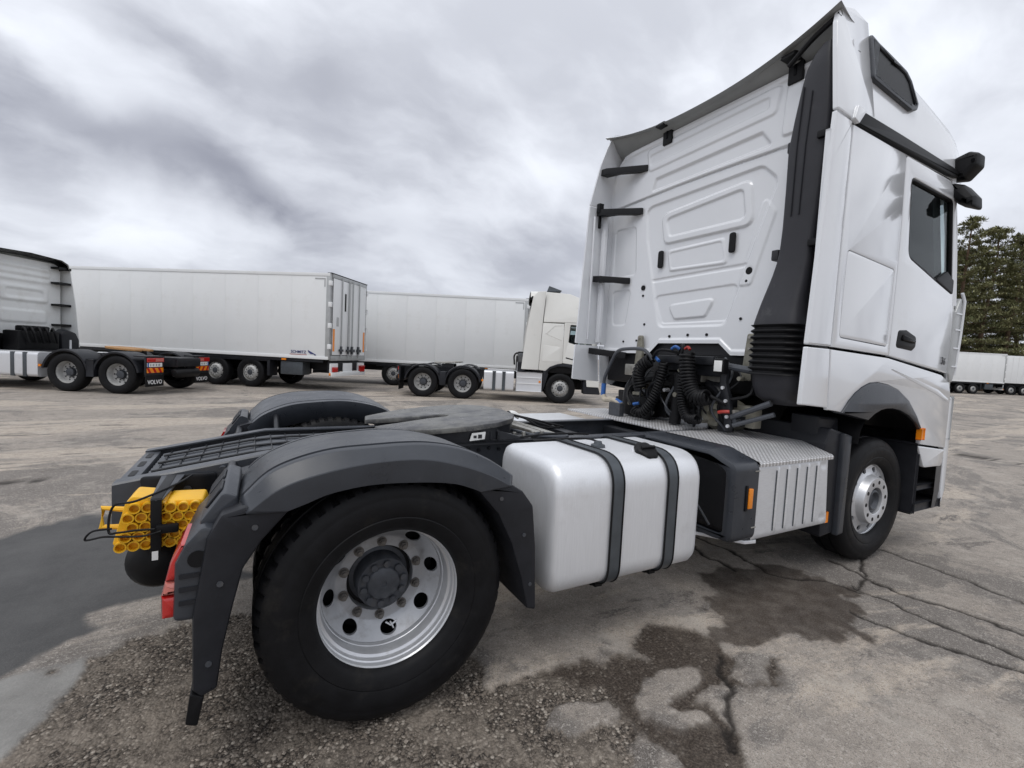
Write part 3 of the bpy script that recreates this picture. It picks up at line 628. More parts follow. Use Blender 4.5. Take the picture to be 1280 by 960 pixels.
P('release_handle', M().tube(bez([(.95, -.1, 1.03), (1.05, -.30, 1.02), (1.12, -.42, 1.01), (1.30, -.46, 1.0), (1.36, -.42, 1.0), (1.20, -.36, 1.01), (1.12, -.38, 1.01)], 6), .012, 8), 'rail', fwh)
P('crossbar', M().box(1.18, 1.24, -.34, .32, .985, 1.015, .006).box(1.30, 1.36, -.33, .33, .98, 1.0, .006), 'steel', truck)
for k in range(3): P('cable', M().tube(bez([(1.1+.05*k, .1, 1.0), (1.2+.06*k, .2+.06*k, 1.06), (1.32, .1+.1*k, 1.05), (1.42+.1*k, 0, .99), (1.6, .1*k, .98)], 6), .008, 6), 'black', truck)
P('cable_grip', M().tube(bez([(1.30, .42, 1.02), (1.36, .36, 1.05), (1.42, .34, 1.02)], 5), .022, 8), 'sticker', truck)

# ---- fuel tank
def rrect(y0, y1, z0, z1, r, off=0.):
    return [(y, z) for y, z in rpoly([(y0-off, z0-off), (y1+off, z0-off), (y1+off, z1+off), (y0-off, z1+off)], r, 9)]
TR = [.12, .10, .10, .17]
rings = []
for x, ins in [(.742, .075), (.746, .05), (.756, .025), (.772, .008), (.80, 0), (1.0, 0), (1.3, 0), (1.6, 0), (1.715, 0), (1.742, .008), (1.757, .025), (1.766, .05), (1.770, .075)]:
    rings.append([(x, y, z) for y, z in rrect(-1.232, -.63, .362, 1.030, TR, -ins)])
tank = P('fuel_tank', M().loft(rings), 'tank', truck, 40)
for xs_ in (1.085, 1.475):
    a = [(xs_, y, z) for y, z in rrect(-1.232, -.63, .362, 1.030, TR, .001)]; b = [(xs_, y, z) for y, z in rrect(-1.232, -.63, .362, 1.030, TR, .009)]
    sh = lambda l, d: [(x+d, y, z) for x, y, z in l]
    P('tank_strap', M().grid([sh(a, 0), sh(b, .003), sh(b, .072), sh(a, .075)], closev=True), 'strap', tank, 40)
    P('strap_edge', M().tube([(x+.001, y, z) for x, y, z in b], .005, 6, closed=True).tube([(x+.075, y, z) for x, y, z in b], .005, 6, closed=True), 'black', tank)
    P('strap_foot', M().box(xs_-.01, xs_+.085, -1.10, -.45, .325, .352, .006).cyl((xs_+.04, -1.07, .30), (xs_+.04, -1.07, .36), .014, 8).box(xs_+.015, xs_+.065, -1.13, -1.05, .315, .345, .004), 'black', tank)
nrm = Vector((0, -.48, .88)).normalized(); cc = Vector((1.42, -1.10, 1.008)); q = nrm.to_track_quat('Z', 'Y')
def capv(x, y, z): v = q @ Vector((x, y, z)); return (cc+v)[:]
cm = M(); prof = [(.0, .052), (.03, .052), (.055, .048), (.064, .040), (.068, .022), (.066, .012), (.05, .010)]
rings = []
for i in range(48):
    a = 2*PI*i/48; k = 1+.05*math.cos(6*a) ; rings.append([capv(r*k*math.cos(a), r*k*math.sin(a), h) for r, h in prof])
cm.grid(rings, closeu=True); P('filler_cap', cm, 'black', tank)
P('filler_neck', M().lathe([(.075, -.02), (.075, .004), (.07, .012), (.04, .012)], 32).tf(lambda x, y, z: capv(x, z, y)), 'tank', tank)
P('cap_grip', M().tf(lambda *p: p).box(-.05, .05, -.008, .008, .05, .064, .003).tf(capv), 'black', tank)
P('fuel_sender', M().lathe([(0, .035), (.02, .034), (.026, .018), (.040, .014), (.042, .0)], 24).tf(lambda x, y, z: (1.225+x, -.93+z, 1.03+y)), 'strap', tank)
P('sender_cable', M().tube(bez([(1.225, -.93, 1.06), (1.20, -.85, 1.065), (1.10, -.70, 1.04), (.98, -.62, 1.02)], 6), .006, 6).tube(bez([(.9, -.6, 1.04), (1.05, -.62, 1.055), (1.25, -.60, 1.05), (1.45, -.55, 1.03)], 6), .007, 6), 'black', tank)

# ---- battery and exhaust box
bx = P('equipment_box', M().box(2.27, 3.13, -1.19, -.45, .44, .91, .01), 'chassis', truck)
def chk(u, v, n): return (u, v, 0)
prof = [(-1.232, .905), (-1.234, .925), (-1.222, .937), (-1.02, .993), (-1.0, .997), (-.45, 1.0), (-.43, .98)]
P('tread_plate', M().grid([[(x, y, z) for y, z in prof] for x in (2.285, 2.30, 3.09, 3.125)]), 'checker', bx, 40)
sp_o = [(2.285, .432), (3.145, .436), (3.075, .918), (2.272, .918)]
# ribbed side panel: heightfield
rows = []
for v in np.linspace(0, 1, 26):
    row = []
    z = .432+.486*v
    for u in np.linspace(0, 1, 150):
        x = (2.275*(1-v)+2.275*v)*(1-u)+(3.135*(1-v)+3.085*v)*u
        h = 0
        for rx in (2.48, 2.595, 2.71, 2.825, 2.94):
            h += .009*float(sm(.016, .003, abs(x-rx-.02)) )*float(sm(.06, .10, v))*float(sm(.97, .90, v))*(1 if True else 0)
        for cx_, cz_ in ((3.03, .87), (3.06, .485)): h -= .008*float(sm(.032, .018, math.hypot((x-cx_)/1.4, z-cz_)))
        e = min(u, 1-u)*.85; e = min(e, v*.486, (1-v)*.486); h -= .010*float(sm(.014, 0, e))
        row.append((x, -1.222-h, z))
    rows.append(row)
P('side_panel', M().grid(rows), 'alu', bx, 60)
P('panel_groove', M().box(2.475, 2.481, -1.2275, -1.20, .47, .87).box(2.59, 2.596, -1.2275, -1.2, .47, .87).box(2.705, 2.711, -1.2275, -1.2, .47, .87).box(2.82, 2.826, -1.2275, -1.2, .47, .87).box(2.935, 2.941, -1.2275, -1.2, .47, .87), 'strap', bx)
fo = rpoly([(-1.232, .43), (-.43, .43), (-.43, .995), (-1.03, .995), (-1.232, .93)], [.07, .02, .03, .10, .06], 6)
fi = rpoly([(-1.145, .475), (-.50, .475), (-.50, .94), (-1.02, .93), (-1.145, .87)], .04, 5)
P('box_frame', M().plate(fo, lambda u, v, n: (2.28-n, u, v), .22, .035, holes=[fi]), 'guard', bx)
P('inspection_pane', M().plate(fi, lambda u, v, n: (2.095-n, u, v), .012, .004), 'pane_black', bx)
P('pipe', M().tube(bez([(2.09, -.6, .80), (2.08, -.78, .74), (2.09, -.95, .60), (2.09, -1.05, .50)], 6), .012, 8), 'hub', bx)
P('side_reflector', M().box(2.175, 2.215, -1.249, -1.231, .655, .78, .004), 'orange', bx)
P('reflector_mount', M().box(2.155, 2.175, -1.243, -1.229, .64, .80, .003), 'black', bx)
P('lower_lip', M().plate(rpoly([(1.75, -.50), (1.80, -.60), (2.24, -1.20), (2.34, -1.22), (2.34, -.5)], .02), lambda u, v, n: (u, v, .405+n), .022, .006), 'alu', bx)
for k in range(2): P('clip', M().box(2.24, 2.285, -1.236, -1.228, .52+.36*k, .528+.36*k, .002), 'steel', bx)

# ---- catwalk behind the cab
P('catwalk', M().box(2.42, 2.92, -.33, 1.05, .972, .990, .004), 'checker', truck)
P('catwalk_lip', M().box(2.905, 2.925, -.33, .60, .99, 1.09, .004), 'alu', truck)

# ---- cab rear wall: pressed sheet as a height field
def zbot(y): return float(np.interp(y, [-1.2, -.42, -.30, .40, .52, 1.3], [1.622, 1.622, 1.722, 1.722, 1.616, 1.616]))
def ztop(y): return float(np.interp(y, [-1.2, -.86, -.80, .95, 1.06, 1.13, 1.2, 1.236], [3.77, 3.77, 3.75, 3.752, 3.735, 3.68, 3.50, 3.30]))
XW = 3.02
ys = np.linspace(-1.18, 1.236, 300); NV = 330
YY = np.repeat(ys[:, None], NV, 1); zb_ = np.array([zbot(y) for y in ys]); zt_ = np.array([ztop(y) for y in ys])
tt = np.linspace(0, 1, NV)[None]; ZZ = zb_[:, None]*(1-tt)+zt_[:, None]*tt
def press(poly, d, w=.012, r=.05):
    return d*sm(w, -w, sdf(rpoly(poly, r, 5), YY, ZZ))
H = np.zeros(YY.shape)
H += press([(.70, 3.115), (-.57, 3.14), (-.71, 3.0), (-.33, 1.88), (.43, 1.885), (.66, 2.78)], -.016, .012, .09)
H += press([(.49, 3.0), (-.48, 3.065), (-.52, 2.69), (.43, 2.70)], .018, .012, .08)
H += press([(.42, 2.945), (-.41, 3.005), (-.45, 2.755), (.37, 2.765)], -.014, .012, .05)
H += press([(.38, 2.63), (-.25, 2.635), (-.30, 2.41), (.34, 2.425)], .010, .008, .03)
H += press([(.355, 2.605), (-.23, 2.61), (-.275, 2.435), (.32, 2.45)], -.006, .006, .03)
H += press([(.56, 2.37), (-.50, 2.385), (-.49, 2.355), (.55, 2.34)], -.007, .008, .01)
H += press([(.52, 2.20), (-.43, 2.225), (-.34, 1.92), (.40, 1.92)], -.008, .008, .05)
H += press([(.335, 2.095), (-.205, 2.125), (-.11, 1.965), (.245, 1.955)], .014, .010, .04)
H += press([(1.16, 2.98), (.84, 2.96), (.80, 2.45), (1.16, 2.45)], -.010, .010, .05)
H += press([(1.15, 2.30), (.86, 2.30), (.92, 1.92), (1.12, 1.92)], -.009, .010, .05)
H += press([(.72, 3.70), (-.70, 3.71), (-.66, 3.50), (.68, 3.47)], .010, .014, .05)
H += press([(.68, 3.63), (-.60, 3.65), (-.60, 3.56), (.66, 3.53)], -.008, .012, .03)
H += press([(.58, 3.375), (-.55, 3.40), (-.64, 3.275), (.62, 3.262)], -.018, .016, .02)
H += press([(-.74, 3.68), (-.86, 3.68), (-.86, 3.30), (-.72, 3.30)], .012, .012, .04)
H += press([(-.60, 2.9), (-.72, 2.75), (-.55, 2.2), (-.42, 2.2)], .008, .01, .04)
seamz = 3.218+.012*np.cos(YY*2)
H += .016*sm(seamz-.006, seamz+.004, ZZ); H -= .012*np.exp(-((ZZ-seamz)/.006)**2)
H += .014*sm(.055, .03, ZZ-zb_[:, None]); H += .010*sm(.05, .02, zt_[:, None]-ZZ)
H += .006*sm(1.12, 1.20, YY)
for hy, hz_ in ((.671, 2.296), (-.527, 2.316)): H -= .01*np.exp(-(((YY-hy)**2+(ZZ-hz_)**2)/.0006))
cab = P('cab_rear_wall', M().grid([[(XW-H[i, j], ys[i], ZZ[i, j]) for j in range(NV)] for i in range(len(ys))]), 'white', truck, 50)
cab['label'] = 'pressed white steel rear wall of the cab'
wallf = lambda x0: (lambda u, v, n: (x0-n, u, v))
for (y0, y1, z0, z1) in ((-.398, -.30, 2.49, 2.66), (.40, .505, 2.47, 2.64)):
    P('vent_slot', M().plate(rpoly([(y0+.02, z0), (y1-.02, z0), (y1-.02, z1), (y0+.02, z1)], .025), wallf(XW), .012, .003), 'black', cab)
for hy, hz_, r in ((.671, 2.296, .026), (-.527, 2.316, .030), (.665, 2.215, .012), (-.51, 2.235, .012), (-.484, 1.928, .012), (.619, 1.917, .012), (.05, 1.80, .013), (.27, 1.79, .013), (-.16, 1.80, .013), (.72, 1.75, .011), (.92, 1.74, .011)):
    P('hole_dark', M().cyl((XW+.01, hy, hz_), (XW-.008, hy, hz_), r, 16), 'black', cab)  # black discs stand for the darkness inside round holes
P('cab_floor', M().box(3.04, 4.85, -1.18, 1.18, 1.30, 1.62, .02), 'black', truck)
P('wall_lining', M().box(3.06, 3.09, -1.18, 1.18, 1.62, 3.72), 'interior', truck)

# ---- cab sides
ARCH_O = [(4.418, 1.08), (4.30, 1.20), (4.13, 1.33), (3.95, 1.41), (3.776, 1.449), (3.62, 1.465), (3.496, 1.457), (3.39, 1.425), (3.30, 1.38), (3.22, 1.32), (3.142, 1.243)]
ARCH_I = [(4.402, 1.06), (4.29, 1.14), (4.159, 1.20), (4.0, 1.245), (3.879, 1.261), (3.78, 1.262), (3.692, 1.251), (3.60, 1.222), (3.515, 1.178)]
WIN = rpoly([(3.822, 3.030), (4.58, 3.005), (4.745, 2.235), (4.40, 2.315), (3.895, 2.44)], [.05, .05, .03, .05, .10], 6)
def roof_y(z): return 1.24-.15*max(0, z-3.28)
for sg in (-1, 1):
    F = sidefn(sg, 1.215); q_ = .05 if sg > 0 else 0; Fd = sidefn(sg, 1.215+.5*q_)
    P('deflector_lower', M().plate(rpoly([(2.645-q_, 1.30), (2.662-q_, 1.685), (2.927, 1.684), (2.965, 1.276)], .012), Fd, .03, .010), 'white', truck)
    sdn = P('side_deflector', M().plate(rpoly([(2.662-q_, 1.700), (2.688-q_, 2.1), (2.712-q_, 2.53), (2.735-q_, 2.9), (2.752-q_, 3.215), (2.952, 3.195), (2.936, 1.698)], [.012, 0, 0, 0, .01, .01, .01]), Fd, .03, .012), 'white', truck)
    P('deflector_rib', M().box(2.74, 2.755, sg*1.195, sg*1.217, 1.75, 3.1, .004).box(2.86, 2.90, sg*1.15, sg*1.217, 1.72, 3.18, .006), 'white', sdn)
    Fu = lambda u, v, n, sg=sg, q_=q_: (u, sg*(roof_y(v)-.025+n+.5*q_*max(0, 1-(v-3.2)/.7)), v)
    P('deflector_top', M().plate(rpoly([(2.752-q_, 3.225), (2.79-.5*q_, 3.65), (2.815, 3.83), (2.87, 3.965), (3.05, 4.02), (3.235, 3.985), (3.225, 3.29), (2.965, 3.21)], [.01, .02, .03, .05, .05, .01, .01, .01]), Fu, .03, .010), 'white', truck)
    P('gutter_end', M().plate(rpoly([(2.93, 3.205), (2.965, 3.30), (3.07, 3.285), (2.99, 3.185)], .01), sidefn(sg, 1.235), .03, .006), 'white', truck)
    P('gutter', M().plate(rpoly([(2.995, 3.185), (3.055, 3.285), (3.6, 3.275), (4.62, 3.245), (4.70, 3.20), (4.45, 3.175)], .008), sidefn(sg, 1.215), .040, .010), 'black', truck)
    LID = rpoly([(3.03, 1.772), (3.035, 2.365), (3.702, 2.315), (3.702, 1.742)], [.03, .035, .035, .03], 5)
    P('sleeper_panel', M().plate([(2.948, 1.698), (2.962, 3.178), (3.705, 3.162), (3.73, 2.8), (3.742, 2.39), (3.742, 1.672)], F, .03, .006, holes=[inset(LID if area2(LID) > 0 else LID[::-1], -.005)]), 'white', truck)
    P('locker_lid', M().plate(LID, F, .0295, .006), 'white', truck)
    door = P('door', M().plate(rpoly([(3.752, 1.670), (3.752, 2.39), (3.74, 2.8), (3.716, 3.160), (4.48, 3.145), (4.63, 3.06), (4.80, 2.28), (4.815, 1.80), (4.80, 1.560)], [.01, 0, 0, .03, .04, .05, .03, .03, .02]), F, .03, .007, holes=[WIN]), 'white', truck)
    Wp = WIN if area2(WIN) > 0 else WIN[::-1]
    P('window_seal', M().plate(Wp, sidefn(sg, 1.205), .036, .004, holes=[inset(Wp, .018)]), 'black', door)
    P('window_pane', M().plate(inset(Wp, .010), sidefn(sg, 1.218), .004, .0), 'glass', door)
    P('window_corner', M().plate(rpoly([(4.40, 2.325), (4.60, 2.42), (4.74, 2.36), (4.745, 2.24)], .015), sidefn(sg, 1.222), .025, .006), 'black', door)
    hd = P('door_handle', M().plate(rpoly([(3.83, 1.74), (4.10, 1.725), (4.16, 1.76), (4.155, 1.84), (3.98, 1.885), (3.85, 1.875)], .035), sidefn(sg, 1.235), .013, .005), 'black', door)
    P('grip', M().plate(rpoly([(3.90, 1.80), (4.12, 1.785), (4.13, 1.81), (3.92, 1.845)], .012), sidefn(sg, 1.246), .016, .006), 'dark_glass', hd)
    wing = P('wing_panel', M().plate([(2.972, 1.262), (2.938, 1.682), (3.74, 1.655), (4.70, 1.548), (4.87, 1.49), (4.925, 1.38), (4.93, .895), (4.43, .952)]+ARCH_O+[(3.08, 1.251)], F, .031, .010), 'white', truck)
    P('wing_swage', M().plate(rpoly([(3.80, 1.58), (4.66, 1.42), (4.88, 1.34), (4.88, 1.31), (4.6, 1.385), (3.80, 1.565)], .006), sidefn(sg, 1.238), .0115, .007), 'white', wing)
    P('arch_trim', M().plate(ARCH_O+[(3.142, 1.236)]+ARCH_I[::-1], sidefn(sg, 1.19), .068, .016), 'guard', truck)
    ar = ARCH_I+[(3.46, 1.10), (3.44, 1.0)]
    P('wheel_arch', M().grid([[(x, sg*1.235, z) for x, z in ar], [(x, sg*.62, z) for x, z in ar]]), 'black', truck)
    P('side_marker', M().box(4.375, 4.435, sg*1.238, sg*1.262, 1.0, 1.085, .008), 'orange', truck)
    P('bumper_corner', M().plate(rpoly([(4.40, .942), (4.925, .882), (4.90, .735), (4.55, .742)], [.02, .02, .03, .06]), F, .030, .010), 'white', truck)
    P('entry_step', M().box(4.44, 4.98, sg*.85, sg*1.225, .36, .425, .012).box(4.44, 4.98, sg*.85, sg*1.215, .54, .58, .01).box(4.40, 4.46, sg*.85, sg*1.23, .36, .95, .012).box(4.45, 5.0, sg*.84, sg*.88, .36, .9), 'guard2', truck)
    P('step_tread', M().box(4.50, 4.92, sg*1.0, sg*1.20, .424, .432, .002).box(4.52, 4.90, sg*1.02, sg*1.19, .579, .586, .002), 'black', truck)
    P('bumper_edge', M().plate(rpoly([(4.935, .90), (4.95, 1.36), (5.01, 1.34), (5.04, .9), (5.05, .50), (4.99, .36), (4.965, .5)], .02), sidefn(sg, 1.205), .032, .010), 'white', truck)
    fin = P('corner_deflector', M().plate(rpoly([(4.83, 1.50), (4.80, 1.56), (4.815, 2.10), (4.90, 2.24), (4.93, 2.16), (4.92, 1.60), (4.88, 1.48)], .02), sidefn(sg, 1.225), .035, .010), 'box_grey', truck)
    for z in (1.62, 1.78, 1.94, 2.08): P('louvre', M().box(4.825, 4.925, sg*1.258, sg*1.266, z, z+.012), 'white', fin)
    P('fin_edge', M().tube([(4.935, sg*1.25, 1.55), (4.94, sg*1.262, 1.9), (4.945, sg*1.265, 2.20), (4.91, sg*1.255, 2.27)], .012, 8), 'white', fin)
    # headlamp corner
    P('corner_lamp', M().box(4.93, 5.02, sg*1.17, sg*1.222, .98, 1.34, .02), 'box_grey', truck)
    # mirrors
    ax = lambda u, v, n, sg=sg: (4.72-n, -sg*u, v)
    P('mirror_arm', M().plate(rpoly([(-1.19, 3.19), (-1.20, 3.36), (-1.30, 3.392), (-1.365, 3.36), (-1.368, 3.262), (-1.29, 3.172)], [.01, .04, .03, .03, .04, .03]), ax, .14, .04), 'black', truck)
    P('mirror_housing', M().plate(rpoly([(-1.19, 3.165), (-1.30, 3.118), (-1.375, 3.01), (-1.384, 2.91), (-1.27, 2.968), (-1.19, 3.08)], [.02, .03, .03, .02, .04, .03]), ax, .17, .045), 'black', truck)
    P('mirror_lens', M().cyl((4.575, sg*1.34, 3.30), (4.57, sg*1.34, 3.30), .014, 12), 'dark_glass', truck)
    # roof side window
    RW = rpoly([(3.205, 3.565), (3.215, 3.895), (3.33, 3.865), (3.53, 3.835), (3.73, 3.80), (3.80, 3.745), (3.885, 3.585), (3.85, 3.53), (3.76, 3.505)], [.03, .03, .02, .03, .05, .05, .03, .04, .03], 5)
    RWp = RW if area2(RW) > 0 else RW[::-1]
    Fr = lambda u, v, n, sg=sg: (u, sg*(roof_y(v)-.01+n), v)
    rw = P('roof_window', M().plate(RWp, Fr, .036, .012, holes=[inset(RWp, .034)]), 'guard', truck)
    P('pane', M().plate(inset(RWp, .026), Fr, .024, .0), 'dark_glass', rw)
    # seat and front guard
    P('seat', M().box(3.95, 4.40, sg*.38, sg*.88, 1.7, 1.95, .06).box(3.90, 4.05, sg*.40, sg*.86, 1.9, 2.55, .05).box(3.90, 4.0, sg*.5, sg*.76, 2.56, 2.78, .04), 'interior', truck)
    gd = P('wheel_guard', M().plate(rpoly([(3.16, .30), (3.13, 1.0), (3.18, 1.12), (3.44, 1.06), (3.42, .85), (3.40, .32)], .02), sidefn(sg, .55), .62, .015), 'guard2', truck)
    P('guard_edge', M().plate(rpoly([(3.33, .30), (3.31, 1.08), (3.42, 1.055), (3.415, .31)], .01), sidefn(sg, 1.165), .04, .012), 'guard', gd)
    P('guard_reflector', M().box(3.185, 3.225, sg*1.168, sg*1.182, .415, .49, .003), 'orange', gd)
    P('side_bracket', M().plate(rpoly([(3.16, .98), (3.14, 1.2), (3.42, 1.18), (3.44, 1.04)], .02), sidefn(sg, .9), .2, .02), 'guard2', truck)
num = text_mesh('36', .085, .001)
num.materials.append(MATS['ink']); no = ob('numerals', num, truck, (4.70, -1.2465, 1.665)); no.rotation_euler = (R(90), R(6), 0)
P('steering_wheel', M().tube([(4.42+.08*math.sin(a), .60+.22*math.cos(a), 2.22+.19*math.sin(a)) for a in np.linspace(0, 2*PI, 24)[:-1]], .016, 8, closed=True), 'black', truck)
for sg in (-1, 1): P('pillar_trim', M().loft([[(x, sg*y, z) for x, y in ((x0, 1.17), (x0+.14, 1.17), (x0+.14, .93), (x0, .93))] for x0, z in ((4.62, 2.05), (4.56, 2.4), (4.44, 2.8), (4.36, 3.10))]), 'interior', truck)
P('sun_visor', M().box(4.56, 4.72, -1.1, 1.1, 2.90, 3.12, .03), 'interior', truck)
P('headliner', M().box(3.1, 4.8, -1.15, 1.15, 3.12, 3.16), 'interior', truck)
P('wheel_screen', M().box(4.60, 4.64, -1.12, -.86, 2.36, 2.78, .02), 'interior', truck)
P('dashboard', M().box(4.55, 5.0, -1.15, 1.15, 1.7, 2.16, .06), 'interior', truck)
# cab front
PLAN = [(4.80, 1.243), (4.92, 1.238), (5.02, 1.20), (5.10, 1.12), (5.15, .98), (5.19, .6), (5.205, 0)]
pl2 = [(x, -y) for x, y in PLAN]+[(x, y) for x, y in PLAN[::-1][1:]]
def fr_ring(z, dx, s=1.): return [(x-dx*(1 if x > 4.85 else .3), y*s, z) for x, y in pl2]
P('cab_front', M().grid([fr_ring(z, dx) for z, dx in ((1.35, .02), (1.6, .0), (2.0, .01), (2.12, .03))]), 'white', truck)
P('bumper', M().grid([fr_ring(z, dx) for z, dx in ((.36, .06), (.5, .0), (.9, .0), (1.33, .02))]), 'guard', truck)
P('grille', M().box(5.17, 5.23, -.8, .8, .95, 1.9, .02), 'black', truck)
P('windscreen', M().grid([[(x, y, z) for x, y, z in fr_ring(2.12, .03)[2:-2]], [(x, y, z) for x, y, z in fr_ring(3.08, .36, .97)[2:-2]]]), 'glass', truck)
for sg in (-1, 1): P('a_pillar', M().tube([(4.80, sg*1.215, 2.15), (4.70, sg*1.205, 2.75), (4.60, sg*1.19, 3.20)], .045, 8), 'white', truck)
# roof
ZS = lerpf([(2.95, 4.015), (3.2, 4.01), (3.5, 3.945), (4.06, 3.78), (4.5, 3.63), (4.8, 3.48), (5.0, 3.28), (5.06, 3.12)])
def roof_sec(x):
    zs = ZS(x); h = zs-3.28; k = float(np.interp(x, [4.6, 4.9, 5.06], [1, .95, .84])); dip = .05+.10*float(sm(3.7, 3.05, x))
    half = [(1.225, 3.17), (1.232, 3.26)]+[(roof_y(3.28+f*h) - .006, 3.28+f*h) for f in (.15, .4, .65, .82)]
    yS = roof_y(zs)
    half += [(yS-.02, 3.28+.91*h), (yS-.06, 3.28+.965*h), (yS-.13, zs-.002), (yS-.3, zs-dip*.3), (.5, zs-dip*.85), (0, zs-dip)]
    half = [(y*k, z) for y, z in half]
    return [(x, -y, z) for y, z in half]+[(x, y, z) for y, z in half[::-1][1:]]
xs = [3.10, 3.2, 3.35, 3.5, 3.7, 3.9, 4.1, 4.3, 4.5, 4.65, 4.8, 4.9, 4.98, 5.03, 5.06]
P('roof', M().grid([roof_sec(x) for x in xs]), 'white', truck, 60)
# rear roof spoiler: white top skin, underside with its shade painted in as grey
ry = np.linspace(-1.14, 1.14, 41); rows_u = []; rows_t = []
for y in ry:
    q = abs(y/1.14); te = (2.80+.07*(1-q**2), y*1.03, 3.805+.135*q**2.4)
    rs = roof_sec(3.16); zr = float(np.interp(y, [p[1] for p in rs], [p[2] for p in rs]))
    rows_t.append([te, (te[0]+.015, te[1], te[2]+.012), ((te[0]+3.16)/2, y*1.015, te[2]*.35+zr*.65+.004), (3.16, y, zr+.004)])
    wz = ztop(max(-1.18, min(y, 1.05)))
    rows_u.append([te, (te[0]+.03, te[1], te[2]-.012), (te[0]+.05, y*1.02, te[2]-.006), (2.95, y, wz*.72+te[2]*.28+.02), (3.03, y, wz+.012)])
P('roof_spoiler', M().grid(rows_t), 'white', truck, 50)
P('spoiler_underside', M().grid(rows_u), 'under_shade', truck, 50)
P('spoiler_seal', M().tube([(3.005, y, ztop(y)+.004) for y in np.linspace(-.84, 1.06, 40)], .012, 8), 'white', truck)
for y in (-.80, .44):
    b_ = P('spoiler_bracket', M().box(2.975, 3.012, y-.055, y+.055, 3.66, 3.84, .008).plate([(2.86, 3.80), (3.0, 3.80), (3.0, 3.86), (2.87, 3.83)], lambda u, v, n, y=y: (u, y-.05+n, v), .10, .004), 'black', truck)
    P('slot', M().box(2.970, 2.976, y-.01, y+.01, 3.71, 3.79), 'dark_glass', b_)
for z, y1, dx in ((3.55, .70, .0), (3.12, .74, 0), (2.40, .87, 0), (1.60, .85, 0)):
    P('deflector_bracket', M().plate([(2.78, 1.218), (2.78, 1.10), (2.995, y1), (3.01, y1), (3.01, y1+.10), (2.90, 1.0), (2.87, 1.218)], lambda u, v, n, z=z: (u, v, z-.03+n+(v-1.0)*.10), .065, .004), 'black', truck)
P('deflector_catch', M().box(2.77, 2.83, 1.16, 1.214, 3.14, 3.24, .006).box(2.80, 2.83, 1.19, 1.214, 2.98, 3.12, .006), 'black', truck)
for z in (3.12, 2.40, 1.60): P('deflector_bracket', M().box(2.80, 3.0, -1.200, -1.10, z-.02, z+.025, .004), 'black', truck)

# ---- intake duct
def duct_ring(z, yl, yr, x0, x1, r=.035, lean=0.):
    return [(x, y, z+lean*(y-yl)) for x, y in rpoly([(x0, yl), (x1, yl), (x1, yr), (x0, yr)], r, 4)]
st = [(3.76, -1.05, -1.11, 2.86, 2.97, .02, -.1), (3.70, -1.0, -1.118, 2.845, 2.98, .03, -.25), (3.62, -.960, -1.128, 2.835, 2.99, .04, -.25), (3.52, -.94, -1.14, 2.83, 2.995, .04, -.15), (3.3, -.905, -1.155, 2.828, 3.0, .04, 0), (3.1, -.88, -1.15, 2.826, 3.0, .04, 0), (2.8, -.885, -1.135, 2.825, 3.0, .04, 0), (2.55, -.885, -1.12, 2.825, 3.0, .04, 0), (2.4, -.878, -1.115, 2.822, 2.998, .045, 0), (2.3, -.866, -1.112, 2.815, 2.99, .05, 0), (2.2, -.846, -1.108, 2.80, 2.985, .055, 0), (2.1, -.822, -1.106, 2.78, 2.98, .06, 0), (2.0, -.797, -1.108, 2.755, 2.98, .075, 0), (1.92, -.781, -1.116, 2.733, 2.98, .09, 0), (1.86, -.772, -1.127, 2.715, 2.98, .10, 0), (1.835, -.772, -1.13, 2.712, 2.98, .10, 0)]
duct = P('intake_duct', M().loft([duct_ring(*s) for s in st]), 'duct', truck, 45)
P('duct_rib', M().tube([(2.824, -.97, 3.5), (2.822, -.955, 3.1), (2.820, -.955, 2.62)], .005, 6).tube([(2.824, -1.03, 3.45), (2.822, -1.015, 3.1), (2.820, -1.01, 2.62)], .005, 6), 'guard2', duct)
bel = []
for k in range(8*8+1):
    z = 1.842-.355*k/64; rr = .018*(.5+.5*math.cos(2*PI*k/8))
    bel.append([(x, y, z) for x, y in rpoly([(2.692-rr, -.788+rr), (2.975+rr, -.788+rr), (2.975+rr, -1.135-rr), (2.692-rr, -1.135-rr)], .12, 6)])
P('bellows', M().loft(bel), 'black', truck, 60)
P('duct_elbow', M().loft([duct_ring(z, a, b, c, d, .09) for z, a, b, c, d in ((1.49, -.80, -1.14, 2.70, 2.97), (1.40, -.81, -1.135, 2.705, 3.0), (1.32, -.83, -1.12, 2.73, 3.05), (1.27, -.87, -1.09, 2.80, 3.05))]), 'duct', truck, 50)
for z, y in ((3.15, -.855), (2.38, -.80)): P('duct_clip', M().box(2.90, 3.0, y-.035, y+.02, z-.04, z+.04, .012), 'duct', truck)
P('duct_gap_shade', M().box(2.86, 3.0, -1.195, -1.12, 1.9, 3.30, .01), 'black', truck)  # black strip stands for the shade in the gap beside the duct
P('pipe_seal', M().tube(bez([(2.86, -.82, 3.72), (2.86, -.98, 3.83), (2.86, -1.15, 3.90)], 6), .018, 8), 'black', truck)

